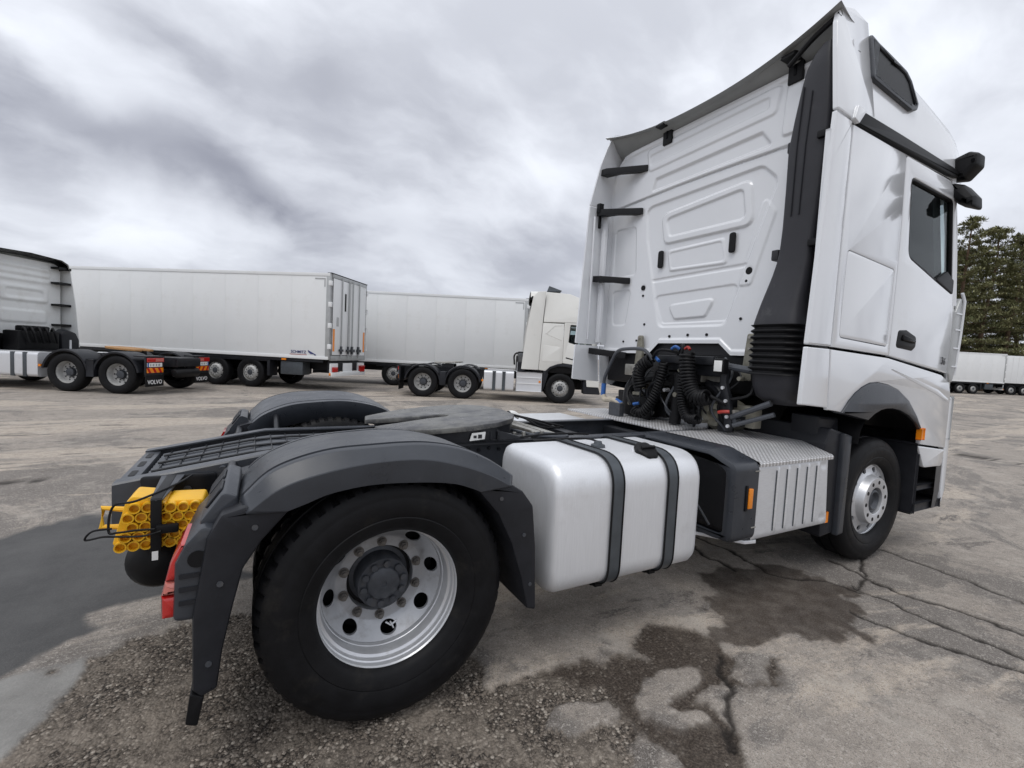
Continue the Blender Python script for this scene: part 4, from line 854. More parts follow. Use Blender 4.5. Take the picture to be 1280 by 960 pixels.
# ---- hoses, handle and linkage behind the cab
for y, nm in ((.62, 'cab_mount'), (-.62, 'cab_mount')):
    cm_ = P(nm, M().plate(rpoly([(y-.06, 1.42), (y+.06, 1.42), (y+.045, 1.62), (y+.028, 1.80), (y-.028, 1.80), (y-.045, 1.62)], .02), wallf(2.995), .03, .008).box(2.94, 3.0, y-.05, y+.05, 1.42, 1.50, .012), 'zinc', truck)
    P('bolt', M().cyl((2.97, y, 1.77), (2.955, y, 1.77), .013, 6).cyl((2.97, y, 1.68), (2.955, y, 1.68), .013, 6), 'steel', cm_)
P('hose_coil', coil([(2.60, .08, 1.55), (2.58, .17, 1.48), (2.58, .20, 1.38), (2.60, .18, 1.28)], .050, .0125, .028), 'black', truck, 60)
P('hose_coil', coil([(2.66, -.02, 1.53), (2.64, -.02, 1.40), (2.62, .02, 1.24), (2.60, .08, 1.12), (2.58, .15, 1.06), (2.56, .22, 1.09)], .036, .010, .024), 'black', truck, 60)
P('hose_coil', coil([(2.60, -.32, 1.62), (2.60, -.33, 1.52), (2.60, -.37, 1.36), (2.60, -.45, 1.27), (2.60, -.56, 1.28)], .055, .0125, .028), 'black', truck, 60)
P('hose_coil', coil([(2.66, -.25, 1.54), (2.64, -.26, 1.32), (2.62, -.30, 1.18), (2.60, -.38, 1.09), (2.58, -.50, 1.10)], .034, .010, .024), 'black', truck, 60)
P('hose', M().tube(bez([(2.62, .08, 1.56), (2.62, .0, 1.64), (2.70, -.15, 1.62), (2.8, -.2, 1.55)], 6), .013, 8).tube(bez([(2.66, -.2, 1.55), (2.66, -.22, 1.66), (2.70, -.18, 1.69), (2.72, -.12, 1.60)], 6), .013, 8).tube(bez([(2.56, .25, 1.12), (2.6, .35, 1.22), (2.7, .38, 1.3), (2.8, .3, 1.2)], 6), .012, 8).tube(bez([(2.62, -.56, 1.29), (2.7, -.66, 1.22), (2.75, -.7, 1.1)], 6), .014, 8), 'black', truck)
for pts, r_, mt in (([(2.64, .06, 1.575), (2.63, .03, 1.56), (2.62, .0, 1.545)], .014, 'blue'), ([(2.66, -.10, 1.655), (2.66, -.14, 1.675), (2.68, -.17, 1.655)], .013, 'blue'), ([(2.59, .25, 1.13), (2.60, .22, 1.14), (2.61, .20, 1.145)], .015, 'blue'), ([(2.63, -.27, 1.655), (2.63, -.30, 1.67), (2.62, -.33, 1.65)], .012, 'redcap'), ([(2.64, -.63, 1.17), (2.64, -.67, 1.18), (2.66, -.71, 1.185)], .013, 'redcap')):
    P('air_coupling', M().tube(bez(pts, 4), r_, 8), mt, truck)
rc = random.Random(5)
for k in range(16):
    y0 = rc.uniform(-.75, .55); x0 = rc.uniform(2.66, 2.9); pts = [(x0, y0, rc.uniform(1.0, 1.15)), (x0-.08, y0+rc.uniform(-.12, .12), rc.uniform(1.15, 1.3)), (x0, y0+rc.uniform(-.2, .2), rc.uniform(1.3, 1.45)), (x0+.12, y0+rc.uniform(-.2, .2), rc.uniform(1.4, 1.6))]
    P('cable', M().tube(bez(pts, 6), rc.uniform(.006, .014), 7), rc.choice(['black', 'black', 'chassis', 'hub']), truck)
for k in range(12):
    y0 = rc.uniform(-.8, .5); x0 = rc.uniform(2.74, 2.95); z0 = rc.uniform(1.0, 1.5); a_, b_, c_ = rc.uniform(.03, .07), rc.uniform(.03, .09), rc.uniform(.03, .08)
    P('fitting', M().box(x0-a_, x0+a_, y0-b_, y0+b_, z0-c_, z0+c_, .008), rc.choice(['chassis', 'hub', 'zinc', 'black', 'steel']), truck)
for k in range(14):
    y0 = rc.uniform(-.75, .5); z0 = rc.uniform(1.05, 1.55); x0 = rc.uniform(2.68, 2.74)
    P('fitting', M().cyl((x0+.06, y0, z0), (x0, y0, z0), rc.uniform(.010, .022), 8), rc.choice(['alu', 'steel', 'hub', 'zinc']), truck)
P('grab_rail', M().tube(bez([(2.60, .70, 1.27), (2.60, .69, 1.36), (2.60, .60, 1.52), (2.60, .52, 1.62), (2.60, .40, 1.645), (2.60, .20, 1.645), (2.60, .12, 1.61), (2.62, .08, 1.55)], 6), .017, 10), 'rail', truck)
P('grip_tape', M().cyl((2.60, .702, 1.17), (2.60, .70, 1.29), .024, 12).cyl((2.60, .42, 1.115), (2.60, .50, 1.14), .022, 12), 'blue', truck)
P('wrapped_pipe', M().tube(bez([(2.60, .70, 1.17), (2.60, .67, 1.13), (2.60, .58, 1.14), (2.60, .50, 1.13), (2.60, .42, 1.10)], 6), .028, 10), 'beige', truck)
P('valve_box', M().box(2.56, 2.62, .40, .56, .99, 1.12, .01), 'hub', truck)
P('coupling_bar', M().box(2.74, 2.80, -.55, .36, 1.44, 1.56, .015).box(2.7, 2.76, -.5, .1, 1.53, 1.60, .01), 'chassis', truck)
P('damper', M().tube([(2.72, .20, 1.0), (2.74, .10, 1.45)], .045, 12).tube([(2.74, -.12, 1.0), (2.76, -.12, 1.44)], .05, 12), 'black', truck)
P('frame_arch', M().tube(bez([(2.85, -.55, 1.0), (2.85, -.5, 1.3), (2.88, -.2, 1.42), (2.88, .2, 1.42), (2.85, .55, 1.3), (2.85, .6, 1.0)], 6), .06, 10), 'chassis', truck)
P('bell_housing', M().lathe([(0, -.06), (.06, -.06), (.07, -.09), (.13, -.09), (.15, -.03), (.19, -.02), (.20, .1), (0, .1)], 28).tf(lambda x, y, z: (2.93+y, -.44+x, 1.12+z*.7)), 'zinc', truck)
lv = P('tilt_link', M().plate(rpoly([(-.66, 1.02), (-.72, 1.06), (-.68, 1.28), (-.64, 1.40), (-.64, 1.54), (-.58, 1.56), (-.58, 1.38), (-.62, 1.24)], .02), wallf(2.72), .035, .008), 'chassis', truck)
for y, z in ((-.61, 1.52), (-.62, 1.36), (-.655, 1.26), (-.675, 1.14), (-.69, 1.07)): P('bolt', M().cyl((2.69, y, z), (2.672, y, z), .014, 8), 'alu', lv)
for a_, b_, r_ in (((2.72, -.60, 1.53), (2.74, -.86, 1.50), .028), ((2.70, -.70, 1.14), (2.74, -.98, 1.28), .022), ((2.70, -.72, 1.08), (2.76, -1.0, 1.20), .018)): P('link_arm', M().tube([a_, b_], r_, 10), 'rail', truck)
P('work_lamp', M().box(2.64, 2.70, -.645, -.545, 1.47, 1.585, .01), 'black', truck)
P('lamp_glass', M().box(2.634, 2.641, -.63, -.56, 1.485, 1.57, .003), 'sticker', truck)
P('reservoir', M().box(2.74, 2.92, -.35, .02, 1.36, 1.50, .03), 'black', truck); P('reservoir', M().box(2.70, 2.9, .2, .5, 1.0, 1.2, .03), 'black', truck)
P('left_wing_back', M().plate(rpoly([(3.0, .9), (3.05, 1.3), (3.4, 1.45), (4.3, 1.3), (4.4, .9)], .1), sidefn(1, .62), .02, .006), 'beige', truck)

# ------------------------------------------------------------------ wheel chocks strapped to the chassis
TUBE = M(); 
def hextube(m, x, z, y0, y1, r=.0205, ri=.0155):
    rings = []
    for rr, y in ((r, y1), (r, y0), (ri, y0), (ri, y0+.07), (0.001, y0+.07)):
        rings.append([(x+rr*math.cos(2*PI*k/16), y, z+rr*math.sin(2*PI*k/16)) for k in range(16)])
    m.grid(rings, closev=True)
def chock(pts, slab, label, handle=None):
    e = empty('wheel_chock', (0, 0, 0), 0, label, 'wheel chock', 'yellow wheel chocks strapped behind the mudguard')
    m = M()
    for k, (x, z) in enumerate(pts): hextube(m, x, z, -.775+.004*(k % 3), -.60)
    P('tube_block', m, 'yellow', e, 45)
    P('shell', M().plate(slab, lambda u, v, n: (u, -.60-n, v), .145, .006), 'yellow', e)
    if handle: P('handle', M().tube(handle, .012, 8), 'yellow', e)
    return e
A = [(-.912, .863), (-.871, .862), (-.832, .861), (-.932, .826), (-.891, .825), (-.851, .824), (-.925+.006, .789), (-.878, .788), (-.838, .787), (-.940, .752), (-.899, .751), (-.859, .750), (-.955, .715), (-.915, .714), (-.876, .713)]
B = [(-.797, .856), (-.756, .852), (-.716, .851), (-.812, .820), (-.774, .817), (-.735, .815), (-.695, .815), (-.800, .783), (-.758, .780), (-.718, .779), (-.826, .748), (-.785, .745), (-.744, .743), (-.838, .713), (-.799, .712), (-.758, .712)]
chock(A, rpoly([(-.985, .72), (-.955, .69), (-.872, .69), (-.815, .885), (-.925, .905), (-.945, .88)], .015), 'yellow plastic wheel chock with a looped handle, nearer the chassis end', [(-.955, -.66, .83), (-1.03, -.66, .845), (-1.035, -.66, .77), (-.965, -.66, .76)])
chock(B, rpoly([(-.835, .69), (-.74, .69), (-.675, .82), (-.69, .872), (-.815, .878)], .015), 'yellow plastic wheel chock nearest the dark mudguard and red tail lamp')
br = P('chock_bracket', M().box(-.858, -.822, -.800, -.785, .685, .90, .004).box(-.858, -.822, -.79, -.40, .892, .902, .003).box(-.84, -.765, -.815, -.79, .765, .80, .008), 'black', truck)
P('bracket_tag', M().box(-.852, -.832, -.803, -.8005, .66, .695), 'sticker', br)
P('bracket_top', M().plate(rpoly([(-.88, -.40), (-.79, -.40), (-.82, -.80), (-.86, -.80)], .02), lambda u, v, n: (u, v, .893+n), .006, .002), 'hub', br)
cord = M().tube(bez([(-.76, -.44, .90), (-.80, -.60, .905), (-.90, -.79, .90), (-.975, -.77, .88), (-.985, -.79, .79), (-.955, -.80, .785), (-.90, -.81, .79), (-.84, -.82, .79)], 8), .0045, 6).tube(bez([(-.975, -.79, .80), (-1.03, -.80, .80), (-1.05, -.80, .77), (-1.0, -.80, .775), (-.96, -.80, .77), (-.88, -.81, .765), (-.82, -.82, .78)], 8), .004, 6)
tag(P('elastic_cord', cord, 'black'), 'thin black elastic cord wrapped round the yellow wheel chocks', 'cord')

# ------------------------------------------------------------------ background vehicles
RV = np.array([math.sin(YAW), -math.cos(YAW)]); FV = np.array([math.cos(YAW), math.sin(YAW)])
def spot(lat, dep): p = CAM[:2]+RV*lat+FV*dep; return (float(p[0]), float(p[1]), 0.)
HR = YAW-PI/2           # heading that runs to the right across the picture
BT = [(.286, .05), (.30, .022), (.33, .010), (.38, .004), (.43, .004), (.465, .014), (.488, .03), (.50, .06), (.502, .15), (.50, .25), (.48, .29), (.43, .305), (.33, .30), (.29, .27)]
b_tyre = mesh('tyre', M().lathe(BT, 56), 'rubber', 40)
m = M().lathe([(.286, .07), (.298, .035), (.304, .045), (.29, .06), (.275, .10), (.262, .15), (.256, .20)], 48); holed_ring(m, 10, .16, .257, lambda r: .20, .212, .022, .022); m.lathe([(.16, .20), (.13, .195), (.128, .23)], 32)
b_rim_deep = mesh('wheel', m, 'rim_dirty', 40)
m = M().lathe([(.286, .07), (.298, .035), (.304, .045), (.29, .06), (.283, .11)], 48); holed_ring(m, 10, .19, .284, lambda r: float(np.interp(r, [.19, .21, .284], [.02, .03, .115])), .246, .020, .018); m.lathe([(.19, .02), (.18, .01), (.10, .01), (.095, .03)], 32)
b_rim_dome = mesh('wheel', m, 'rim_dirty', 40)
m = M().lathe([(.125, .22), (.10, .21), (.10, .13), (.06, .12), (0, .12)], 28)
for k in range(10): m.cyl((.15*math.cos(k*.628), .20, .15*math.sin(k*.628)), (.15*math.cos(k*.628), .175, .15*math.sin(k*.628)), .017, 6)
b_hub = mesh('hub', m, 'hub')
m = M().lathe([(.10, .03), (.085, .0), (.05, -.01), (0, -.01)], 24)
for k in range(10): m.cyl((.145*math.cos(k*.628), .012, .145*math.sin(k*.628)), (.145*math.cos(k*.628), -.012, .145*math.sin(k*.628)), .016, 6)
b_hub2 = mesh('hub', m, 'hub')
b_back = mesh('dark_backing', M().lathe([(.0, .24), (.26, .24), (.26, .6)], 24), 'black')  # same black disc for the background wheels, darkens the hand holes
def bwheel(par, x, y, sg, deep, z=.5):
    w = ob('wheel', b_rim_deep if deep else b_rim_dome, par, (x, sg*y, z), 0 if sg < 0 else PI)
    ob('tyre', b_tyre, w); ob('hub', b_hub if deep else b_hub2, w); ob('dark_backing', b_back, w)
    return w
volvo = text_mesh('VOLVO', .15, .001); volvo.materials.append(MATS['letter'])
def plate_txt(me, par, nm, loc, rot):
    o = ob(nm, me, par, loc); o.rotation_euler = rot; return o
def shared(name, m, mat, ang=32): return mesh(name, m, mat, ang)
def fh_tractor(loc, rz, label, paint, lid):
    t = empty('parked_tractor', loc, rz, label, 'truck', 'white three-axle tractor units parked across the yard')
    for sg in (-1, 1):
        P('chassis_rail', M().box(-1.0, 5.2, sg*.37, sg*.45, .72, .98, .008), 'chassis', t)
        bwheel(t, 0, 1.235, sg, True); bwheel(t, 1.32, 1.235, sg, True); bwheel(t, 4.53, 1.22, sg, False)
        for ax in (0, 1.32):
            a = np.linspace(R(8), R(172), 22); r0 = .60
            rows = [[(ax+rr*math.cos(q), sg*y, .5+rr*math.sin(q)*.98) for rr, y in ((.555, 1.25), (r0, 1.255), (r0+.015, 1.22), (r0+.01, .62), (r0-.03, .61))] for q in a]
            P('mudguard', M().grid(rows), 'guard2', t, 40)
        P('mudguard_joint', M().box(.56, .76, sg*1.25, sg*.66, .42, .86, .01), 'guard2', t)
        # rear flap, lamps, plate, chevrons
        P('flap_backing', M().box(-.78, -.73, sg*.62, sg*1.24, .52, 1.0, .01).box(-.80, -.45, sg*.62, sg*1.24, .99, 1.02, .006), 'guard2', t)
        fl = P('mud_flap', M().box(-.775, -.755, sg*.62, sg*1.24, .22, .53, .004), 'black', t)
        plate_txt(volvo, fl, 'lettering', (-.7765, sg*.93, .33), (R(90), 0, R(-90)))
        P('tail_lamp', M().box(-.815, -.78, sg*.66, sg*1.22, .86, .97, .006), 'red', t)
        P('lamp_clear', M().box(-.819, -.815, sg*.68, sg*(.96), .875, .955), 'red_clear', t)
        P('number_plate', M().box(-.795, -.781, sg*.70, sg*1.21, .735, .84, .002), 'sticker', t)
        P('plate_band', M().box(-.797, -.795, sg*1.16, sg*1.21, .737, .838), 'blue', t)
        P('plate_marks', M().box(-.797, -.795, sg*.78, sg*.84, .755, .815).box(-.797, -.795, sg*.88, sg*.93, .755, .815).box(-.797, -.795, sg*.98, sg*1.04, .755, .815).box(-.797, -.795, sg*1.08, sg*1.12, .755, .815), 'box_grey', t)
        P('marker_board', M().box(-.795, -.781, sg*.66, sg*1.22, .58, .71, .002), 'orange', t)
        for k in range(3):
            y0 = .70+.19*k; P('chevron', M().plate([(sg*(y0), .582), (sg*(y0+.08), .582), (sg*(y0+.16), .708), (sg*(y0+.08), .708)], lambda u, v, n: (-.796-n, u, v), .002, 0), 'red', t)
        # tank and battery box
        tr = [(x, sg*y, z) for x in (2.02,) for y, z in rrect(.62, 1.24, .34, .98, .09)]
        tk = P('fuel_tank', M().loft([[(x, y, z) for _, y, z in tr] for x in (2.02, 3.0)]), 'alu', t, 40)
        for xs_ in (2.30, 2.62): P('tank_strap', M().box(xs_, xs_+.10, sg*1.20, sg*1.252, .34, .97, .01), 'strap', tk)
        bt = P('battery_box', M().box(3.08, 3.92, sg*.62, sg*1.24, .36, .98, .02), 'alu', t)
        P('box_step', M().box(3.10, 3.90, sg*1.238, sg*1.256, .60, .625).box(3.10, 3.90, sg*1.238, sg*1.256, .80, .825), 'box_white', bt)
        P('side_marker', M().box(1.94, 2.0, sg*1.20, sg*1.245, .62, .68).box(3.82, 3.88, sg*1.24, sg*1.262, .66, .72), 'orange', t)
        P('wheel_guard', M().plate([(3.95, .36), (3.95, 1.08), (4.06, 1.16), (4.12, .95), (4.0, .5)], sidefn(sg, .7), .54, .01), 'guard2', t)
        # cab sides
        F = sidefn(sg, 1.22)
        P('side_deflector', M().plate(rpoly([(3.22, 1.08), (3.34, 2.4), (3.50, 3.45), (3.66, 3.62), (3.92, 3.64), (3.86, 2.8), (3.78, 1.08)], .02), F, .03, .01), paint, t)
        archo = [(5.28, .80), (5.20, 1.02), (4.98, 1.15), (4.70, 1.22), (4.40, 1.22), (4.18, 1.13), (4.05, .98)]
        P('sleeper_panel', M().plate([(3.79, 1.085), (3.865, 2.62), (4.55, 2.62), (4.56, 1.33), (4.40, 1.30), (4.16, 1.20), (4.02, 1.06)], F, .03, .006), paint, t)
        win = rpoly([(4.72, 2.02), (4.76, 2.60), (5.36, 2.56), (5.50, 1.90), (5.10, 1.92)], .04)
        dr = P('door', M().plate(rpoly([(4.565, 1.34), (4.56, 2.65), (5.42, 2.66), (5.62, 1.9), (5.62, 1.20), (5.25, 1.15), (4.95, 1.30)], .03), F, .03, .006, holes=[win]), paint, t)
        P('window_pane', M().plate(win, sidefn(sg, 1.225), .006, 0), 'glass', dr)
        P('window_seal', M().plate(win, sidefn(sg, 1.215), .037, .003, holes=[inset(win if area2(win) > 0 else win[::-1], .025)]), 'black', dr)
        P('door_handle', M().plate(rpoly([(4.66, 1.50), (4.66, 1.54), (4.96, 1.47), (4.96, 1.44)], .01), sidefn(sg, 1.246), .012, .004), 'black', dr)
        P('locker_lid', M().plate(rpoly([(3.88, 1.36), (3.92, 1.90), (4.48, 1.86), (4.48, 1.37)], .03), sidefn(sg, 1.240), .014, .006), paint, t)
        P('swage', M().plate(rpoly([(3.95, 2.28), (4.25, 2.56), (4.50, 2.57), (4.50, 2.55), (4.27, 2.54), (4.0, 2.27), (4.5, 2.10), (4.5, 2.07)], .008), sidefn(sg, 1.245), .012, .004), paint, t)
        P('roof_side', M().plate(rpoly([(3.875, 2.64), (3.93, 3.63), (4.7, 3.60), (5.2, 3.42), (5.55, 2.98), (5.50, 2.68)], .03), lambda u, v, n, sg=sg: (u, sg*(1.215+n-.10*max(0, v-2.64)), v), .035, .012), paint, t)
        P('wing_trim', M().plate(archo+[(4.06, 1.06), (4.02, 1.06), (4.16, 1.20), (4.40, 1.30), (4.72, 1.32), (5.02, 1.26), (5.26, 1.13), (5.36, .80)], F, .045, .01), 'guard2', t)
        P('lower_body', M().plate(rpoly([(5.37, .82), (5.27, 1.14), (5.62, 1.18), (5.78, 1.0), (5.80, .60), (5.4, .60)], .03), F, .03, .01), paint, t)
        P('entry_step', M().plate(rpoly([(5.30, .36), (5.28, .78), (5.80, .58), (5.86, .36)], .03), sidefn(sg, .8), .42, .02), 'guard2', t)
        P('mirror', M().plate(rpoly([(5.50, 2.10), (5.48, 2.72), (5.66, 2.72), (5.68, 2.10)], .05), sidefn(sg, 1.34), .16, .05), 'black', t)
        for z in (3.40, 2.95, 2.30, 1.70): P('deflector_bracket', M().box(3.46+.0*z, 3.80, sg*.85, sg*1.225, z, z+.06, .006), 'black', t)
    # cab shell
    yy = np.linspace(-1.14, 1.14, 60); zz_ = np.linspace(1.42, 3.55, 70); YY_, ZZ2 = np.meshgrid(yy, zz_, indexing='ij'); Hh = np.zeros(YY_.shape)
    for pz in (3.32, 3.14, 2.96): Hh += .03*sm(.03, -.03, sdf([(-.8, pz-.05), (.7, pz-.05), (.7, pz+.05), (-.8, pz+.05)], YY_, ZZ2))
    Hh += .035*sm(.03, -.03, sdf(rpoly([(-.75, 2.35), (.6, 2.35), (.6, 2.78), (-.75, 2.78)], .12), YY_, ZZ2)) - .03*sm(.03, -.03, sdf(rpoly([(-.6, 2.45), (.45, 2.45), (.45, 2.68), (-.6, 2.68)], .1), YY_, ZZ2))
    Hh += .03*sm(.03, -.03, sdf(rpoly([(-.7, 1.75), (.6, 1.75), (.6, 2.1), (-.7, 2.1)], .1), YY_, ZZ2))
    P('cab_rear_wall', M().grid([[(3.72-Hh[i, j], yy[i], zz_[j]) for j in range(70)] for i in range(60)]), paint, t, 60)
    P('cab_floor', M().box(3.75, 5.6, -1.15, 1.15, 1.0, 1.40, .03), 'black', t)
    P('engine', M().box(3.4, 5.2, -.5, .5, .5, 1.3, .05), 'black', t)
    hr = [(-1.13, 3.42), (-1.1, 3.55), (-.9, 3.64), (0, 3.68), (.9, 3.64), (1.1, 3.55), (1.13, 3.42)]
    rows = []
    for x, dz, k in ((3.42, .02, 1), (3.75, 0.03, 1), (4.3, .0, 1), (4.7, -.05, 1), (5.1, -.22, .97), (5.4, -.55, .94), (5.6, -.9, .9)): rows.append([(x, y*k, z+dz) for y, z in hr])
    P('roof', M().grid(rows), paint, t, 60)
    P('roof_underside', M().grid([[(3.43, y*.98, z-.02) for y, z in hr], [(3.74, y*.98, z-.06) for y, z in hr]]), 'black', t)
    fr = [(-1.2, 0), (-1.1, .12), (-.6, .2), (0, .22), (.6, .2), (1.1, .12), (1.2, 0)]
    P('cab_front', M().grid([[(5.60+d-dx, y, z) for y, d in fr] for z, dx in ((.36, .02), (1.0, 0), (1.9, .02))]), paint, t)
    P('windscreen', M().grid([[(5.60+d-dx, y*k, z) for y, d in fr] for z, dx, k in ((1.9, .02, 1), (2.85, .22, .94))]), 'glass', t)
    P('seat', M().box(4.75, 5.1, -.85, -.4, 1.4, 2.3, .06).box(4.75, 5.1, .4, .85, 1.4, 2.3, .06), 'interior', t)
    # behind the cab
    P('intake_duct', M().loft([duct_ring(z, a, b, c, d, .04) for z, a, b, c, d in ((3.45, 1.14, .94, 3.50, 3.68), (2.4, 1.12, .90, 3.46, 3.68), (1.4, 1.1, .84, 3.42, 3.68), (1.1, 1.1, .84, 3.42, 3.7))]), 'duct', t)
    for k in range(2): P('duct_clip', M().box(3.55, 3.66, .80, .90, 2.2+.7*k, 2.3+.7*k, .02), 'black', t)
    P('mechanical_unit', M().box(3.05, 3.5, -.42, .72, .98, 1.52, .05).box(3.1, 3.4, -.2, .5, 1.5, 1.66, .05), 'black', t)
    for k in range(5): P('hose', M().tube(bez([(3.2, -.3+.2*k, 1.4), (3.1, -.25+.2*k, 1.6), (2.98, -.2+.2*k, 1.5), (3.0, -.3+.2*k, 1.2)], 6), .03, 8), 'black', t)
    P('exhaust_cover', M().plate(rpoly([(-1.1, .98), (-.55, .98), (-.52, 1.5), (-.7, 1.62), (-1.0, 1.52), (-1.12, 1.3)], .1), lambda u, v, n: (3.35-n, u, v), .25, .06), 'guard2', t)
    P('stay', M().box(3.08, 3.1, -.82, -.76, .98, 1.3), 'alu', t)
    P('catwalk', M().box(2.1, 3.1, -.62, .62, .985, 1.0), 'checker' if paint == 'cream' else 'chassis', t)
    fwl = P('fifth_wheel', M().plate(rpoly([(.18, .14), (.24, .34), (.6, .47), (.95, .45), (1.15, .25), (1.15, -.25), (.95, -.45), (.6, -.47), (.24, -.34), (.18, -.14), (.6, -.03), (.6, .03)], .04), lambda u, v, n: (u, v, 1.10+.06*(u-.2)+n), .05, .01), lid, t)
    P('pedestal', M().box(.5, .9, -.42, -.3, .98, 1.11).box(.5, .9, .3, .42, .98, 1.11), 'chassis', fwl)
    P('tail_frame', M().box(-1.05, -.95, -.46, .46, .74, .97, .01).box(-.95, -.2, -.40, .40, .955, .975), 'chassis', t)
    P('air_tank', M().lathe([(0, -.5), (.08, -.49), (.125, -.42), (.13, 0), (.125, .42), (.08, .49), (0, .5)], 24).tf(lambda x, y, z: (-.95+x, y, .56+z)), 'black', t)
    P('axle', M().cyl((0, -1, .5), (0, 1, .5), .1, 12).cyl((1.32, -1, .5), (1.32, 1, .5), .1, 12).cyl((4.53, -1, .45), (4.53, 1, .45), .07, 12), 'chassis', t)
    return t
tl = fh_tractor(spot(-10.22, 13.25), HR+PI, 'white three-axle tractor unit at the far left, seen from behind, with lettered mud flaps', 'white_old', 'wood')
tm = fh_tractor(spot(-2.95, 16.55), HR, 'cream white tractor unit parked side-on in front of the further box trailer', 'cream', 'steel')
P('roof_wing', M().plate(rpoly([(3.95, 3.66), (4.02, 3.86), (4.45, 3.72), (4.40, 3.68)], .01), sidefn(-1, .45), .5, .01), 'strap', tm)

def trailer(loc, rz, label, z0, z1, near, bare=False):
    """box semi-trailer: rear end at local x=0, front at x=13.6; near = side that faces the camera"""
    t = empty('box_trailer', loc, rz, label, 'trailer', 'white box semi-trailers parked in the yard'); W = 1.28; L_ = 13.6
    P('box_core', M().box(.06, L_-.02, -W+.02, W-.02, z0+.02, z1-.03), 'box_white', t)
    n = 11; pw = (L_-.24)/n
    pan = mesh('side_panel', M().box(.0015, pw-.0015, -.006, .012, z0+.10, z1-.10, .002), 'box_white')
    for sg in (-1, 1):
        for k in range(n): ob('side_panel', pan, t, (.12+k*pw, sg*(W-.006), 0), 0 if sg > 0 else 0)
        P('top_rail', M().box(.0, L_, sg*(W-.03), sg*(W+.022), z1-.10, z1, .008), 'box_white', t)
        P('bottom_rail', M().box(.0, L_, sg*(W-.03), sg*(W+.022), z0, z0+.10, .006), 'box_white', t)
        P('corner_post', M().box(-.02, .12, sg*(W-.10), sg*(W+.018), z0, z1, .012), 'box_grey', t)
        P('sill', M().box(.2, L_-.3, sg*(W-.06), sg*(W-.02), z0-.10, z0), 'chassis', t)
        P('chassis_beam', M().box(.1, L_-.4, sg*.55, sg*.70, z0-.36, z0+.02), 'black', t)
        for ax in (2.85, 4.16, 5.47): bwheel(t, ax, 1.24, sg, False)
        P('side_locker', M().box(.95, 1.75, sg*.75, sg*1.2, .50, z0-.12, .03), 'strap', t)
        P('tyre_guard', M().box(2.2, 6.2, sg*.9, sg*1.24, z0-.16, z0-.05, .02).box(2.12, 2.22, sg*.8, sg*1.24, .42, z0-.06, .02), 'guard2', t)
        P('side_marker', M().box(1.5, 1.66, sg*(W-.02), sg*(W+.008), z0-.08, z0-.02), 'orange', t)
        P('roof_corner', M().box(.16, .52, sg*(W+.006), sg*(W+.016), z1-.20, z1-.165).box(.16, .195, sg*(W+.006), sg*(W+.016), z1-.45, z1-.20), 'box_grey', t)
        lamp = P('rear_lamp', M().box(-.10, -.04, sg*.80, sg*1.12, z0-.42, z0-.24, .03), 'red', t)
        P('lamp_plate', M().box(-.04, .0, sg*.72, sg*1.20, z0-.46, z0-.12, .006), 'box_white', t)
        P('underrun_lamp', M().cyl((-.02, sg*1.22, .58), (-.05, sg*1.22, .58), .05, 14), 'orange', t)
        P('reflective_strip', M().box(-.062, -.058, sg*1.02, sg*1.14, z0+.28, z0+1.02), 'orange', t)
        for z in np.linspace(z0+.35, z1-.4, 4): P('hinge', M().box(-.075, .04, sg*(W-.05), sg*(W+.03), z, z+.16, .012), 'box_white', t)
        lf = P('door', M().box(-.055, .0, sg*.012, sg*1.16, z0+.16, z1-.14, .01), 'box_white', t)
        for y in (.14, .62):
            bar = P('lock_bar', M().cyl((-.085, sg*y, z0+.05), (-.085, sg*y, z1-.06), .021, 8), 'box_grey', lf)
            P('lock_handle', M().box(-.125, -.07, sg*(y-.10), sg*(y+.14), z0+.28, z0+.36, .01).box(-.11, -.06, sg*(y-.04), sg*(y+.04), z0+.20, z0+.46, .01), 'hub', lf)
    P('rear_header', M().box(-.045, .04, -W+.10, W-.10, z1-.13, z1-.005, .008), 'box_grey', t); P('rear_sill', M().box(-.045, .04, -W+.10, W-.10, z0-.03, z0+.14, .008), 'box_grey', t)
    P('door_seal', M().box(-.05, -.04, -1.175, 1.175, z0+.14, z1-.125), 'hub', t)
    P('roof_lip', M().box(-.06, .10, -W, W, z1-.004, z1+.02, .008), 'black', t)
    P('rear_vent', M().box(-.066, -.05, .30, .40, z1-1.15, z1-.55, .01), 'black', t)
    P('door_sign', M().box(-.062, -.05, .78, .92, z0+1.12, z0+1.42), 'box_grey', t)
    P('bumper_bar', M().box(-.10, .0, -1.2, 1.2, .50, .64, .012), 'box_white', t)
    P('number_plate', M().box(-.03, -.01, -.3, .35, z0-.44, z0-.12, .005), 'box_white', t)
    P('rear_board', M().box(.0, .06, -1.2, 1.2, z0-.40, z0-.06), 'chassis', t)
    P('axle', M().cyl((2.85, -1, .5), (2.85, 1, .5), .07, 10).cyl((4.16, -1, .5), (4.16, 1, .5), .07, 10).cyl((5.47, -1, .5), (5.47, 1, .5), .07, 10), 'chassis', t)
    if not bare:
        P('landing_leg', M().box(10.8, 10.95, -.9, -.78, .05, z0, .01).box(10.8, 10.95, .78, .9, .05, z0, .01), 'chassis', t)
        P('cooling_unit', M().box(L_, L_+.5, -1.0, 1.0, z1-1.7, z1-.1, .06), 'box_white', t)
    return t
a8 = math.atan2(1.3, 9.2)
t1 = trailer(spot(-6.05, 15.3+0.0), 0, 'long white box trailer, nearer one, with rear doors and lock bars showing', 1.06, 3.87, 1)
t1.rotation_euler.z = HR+PI-a8
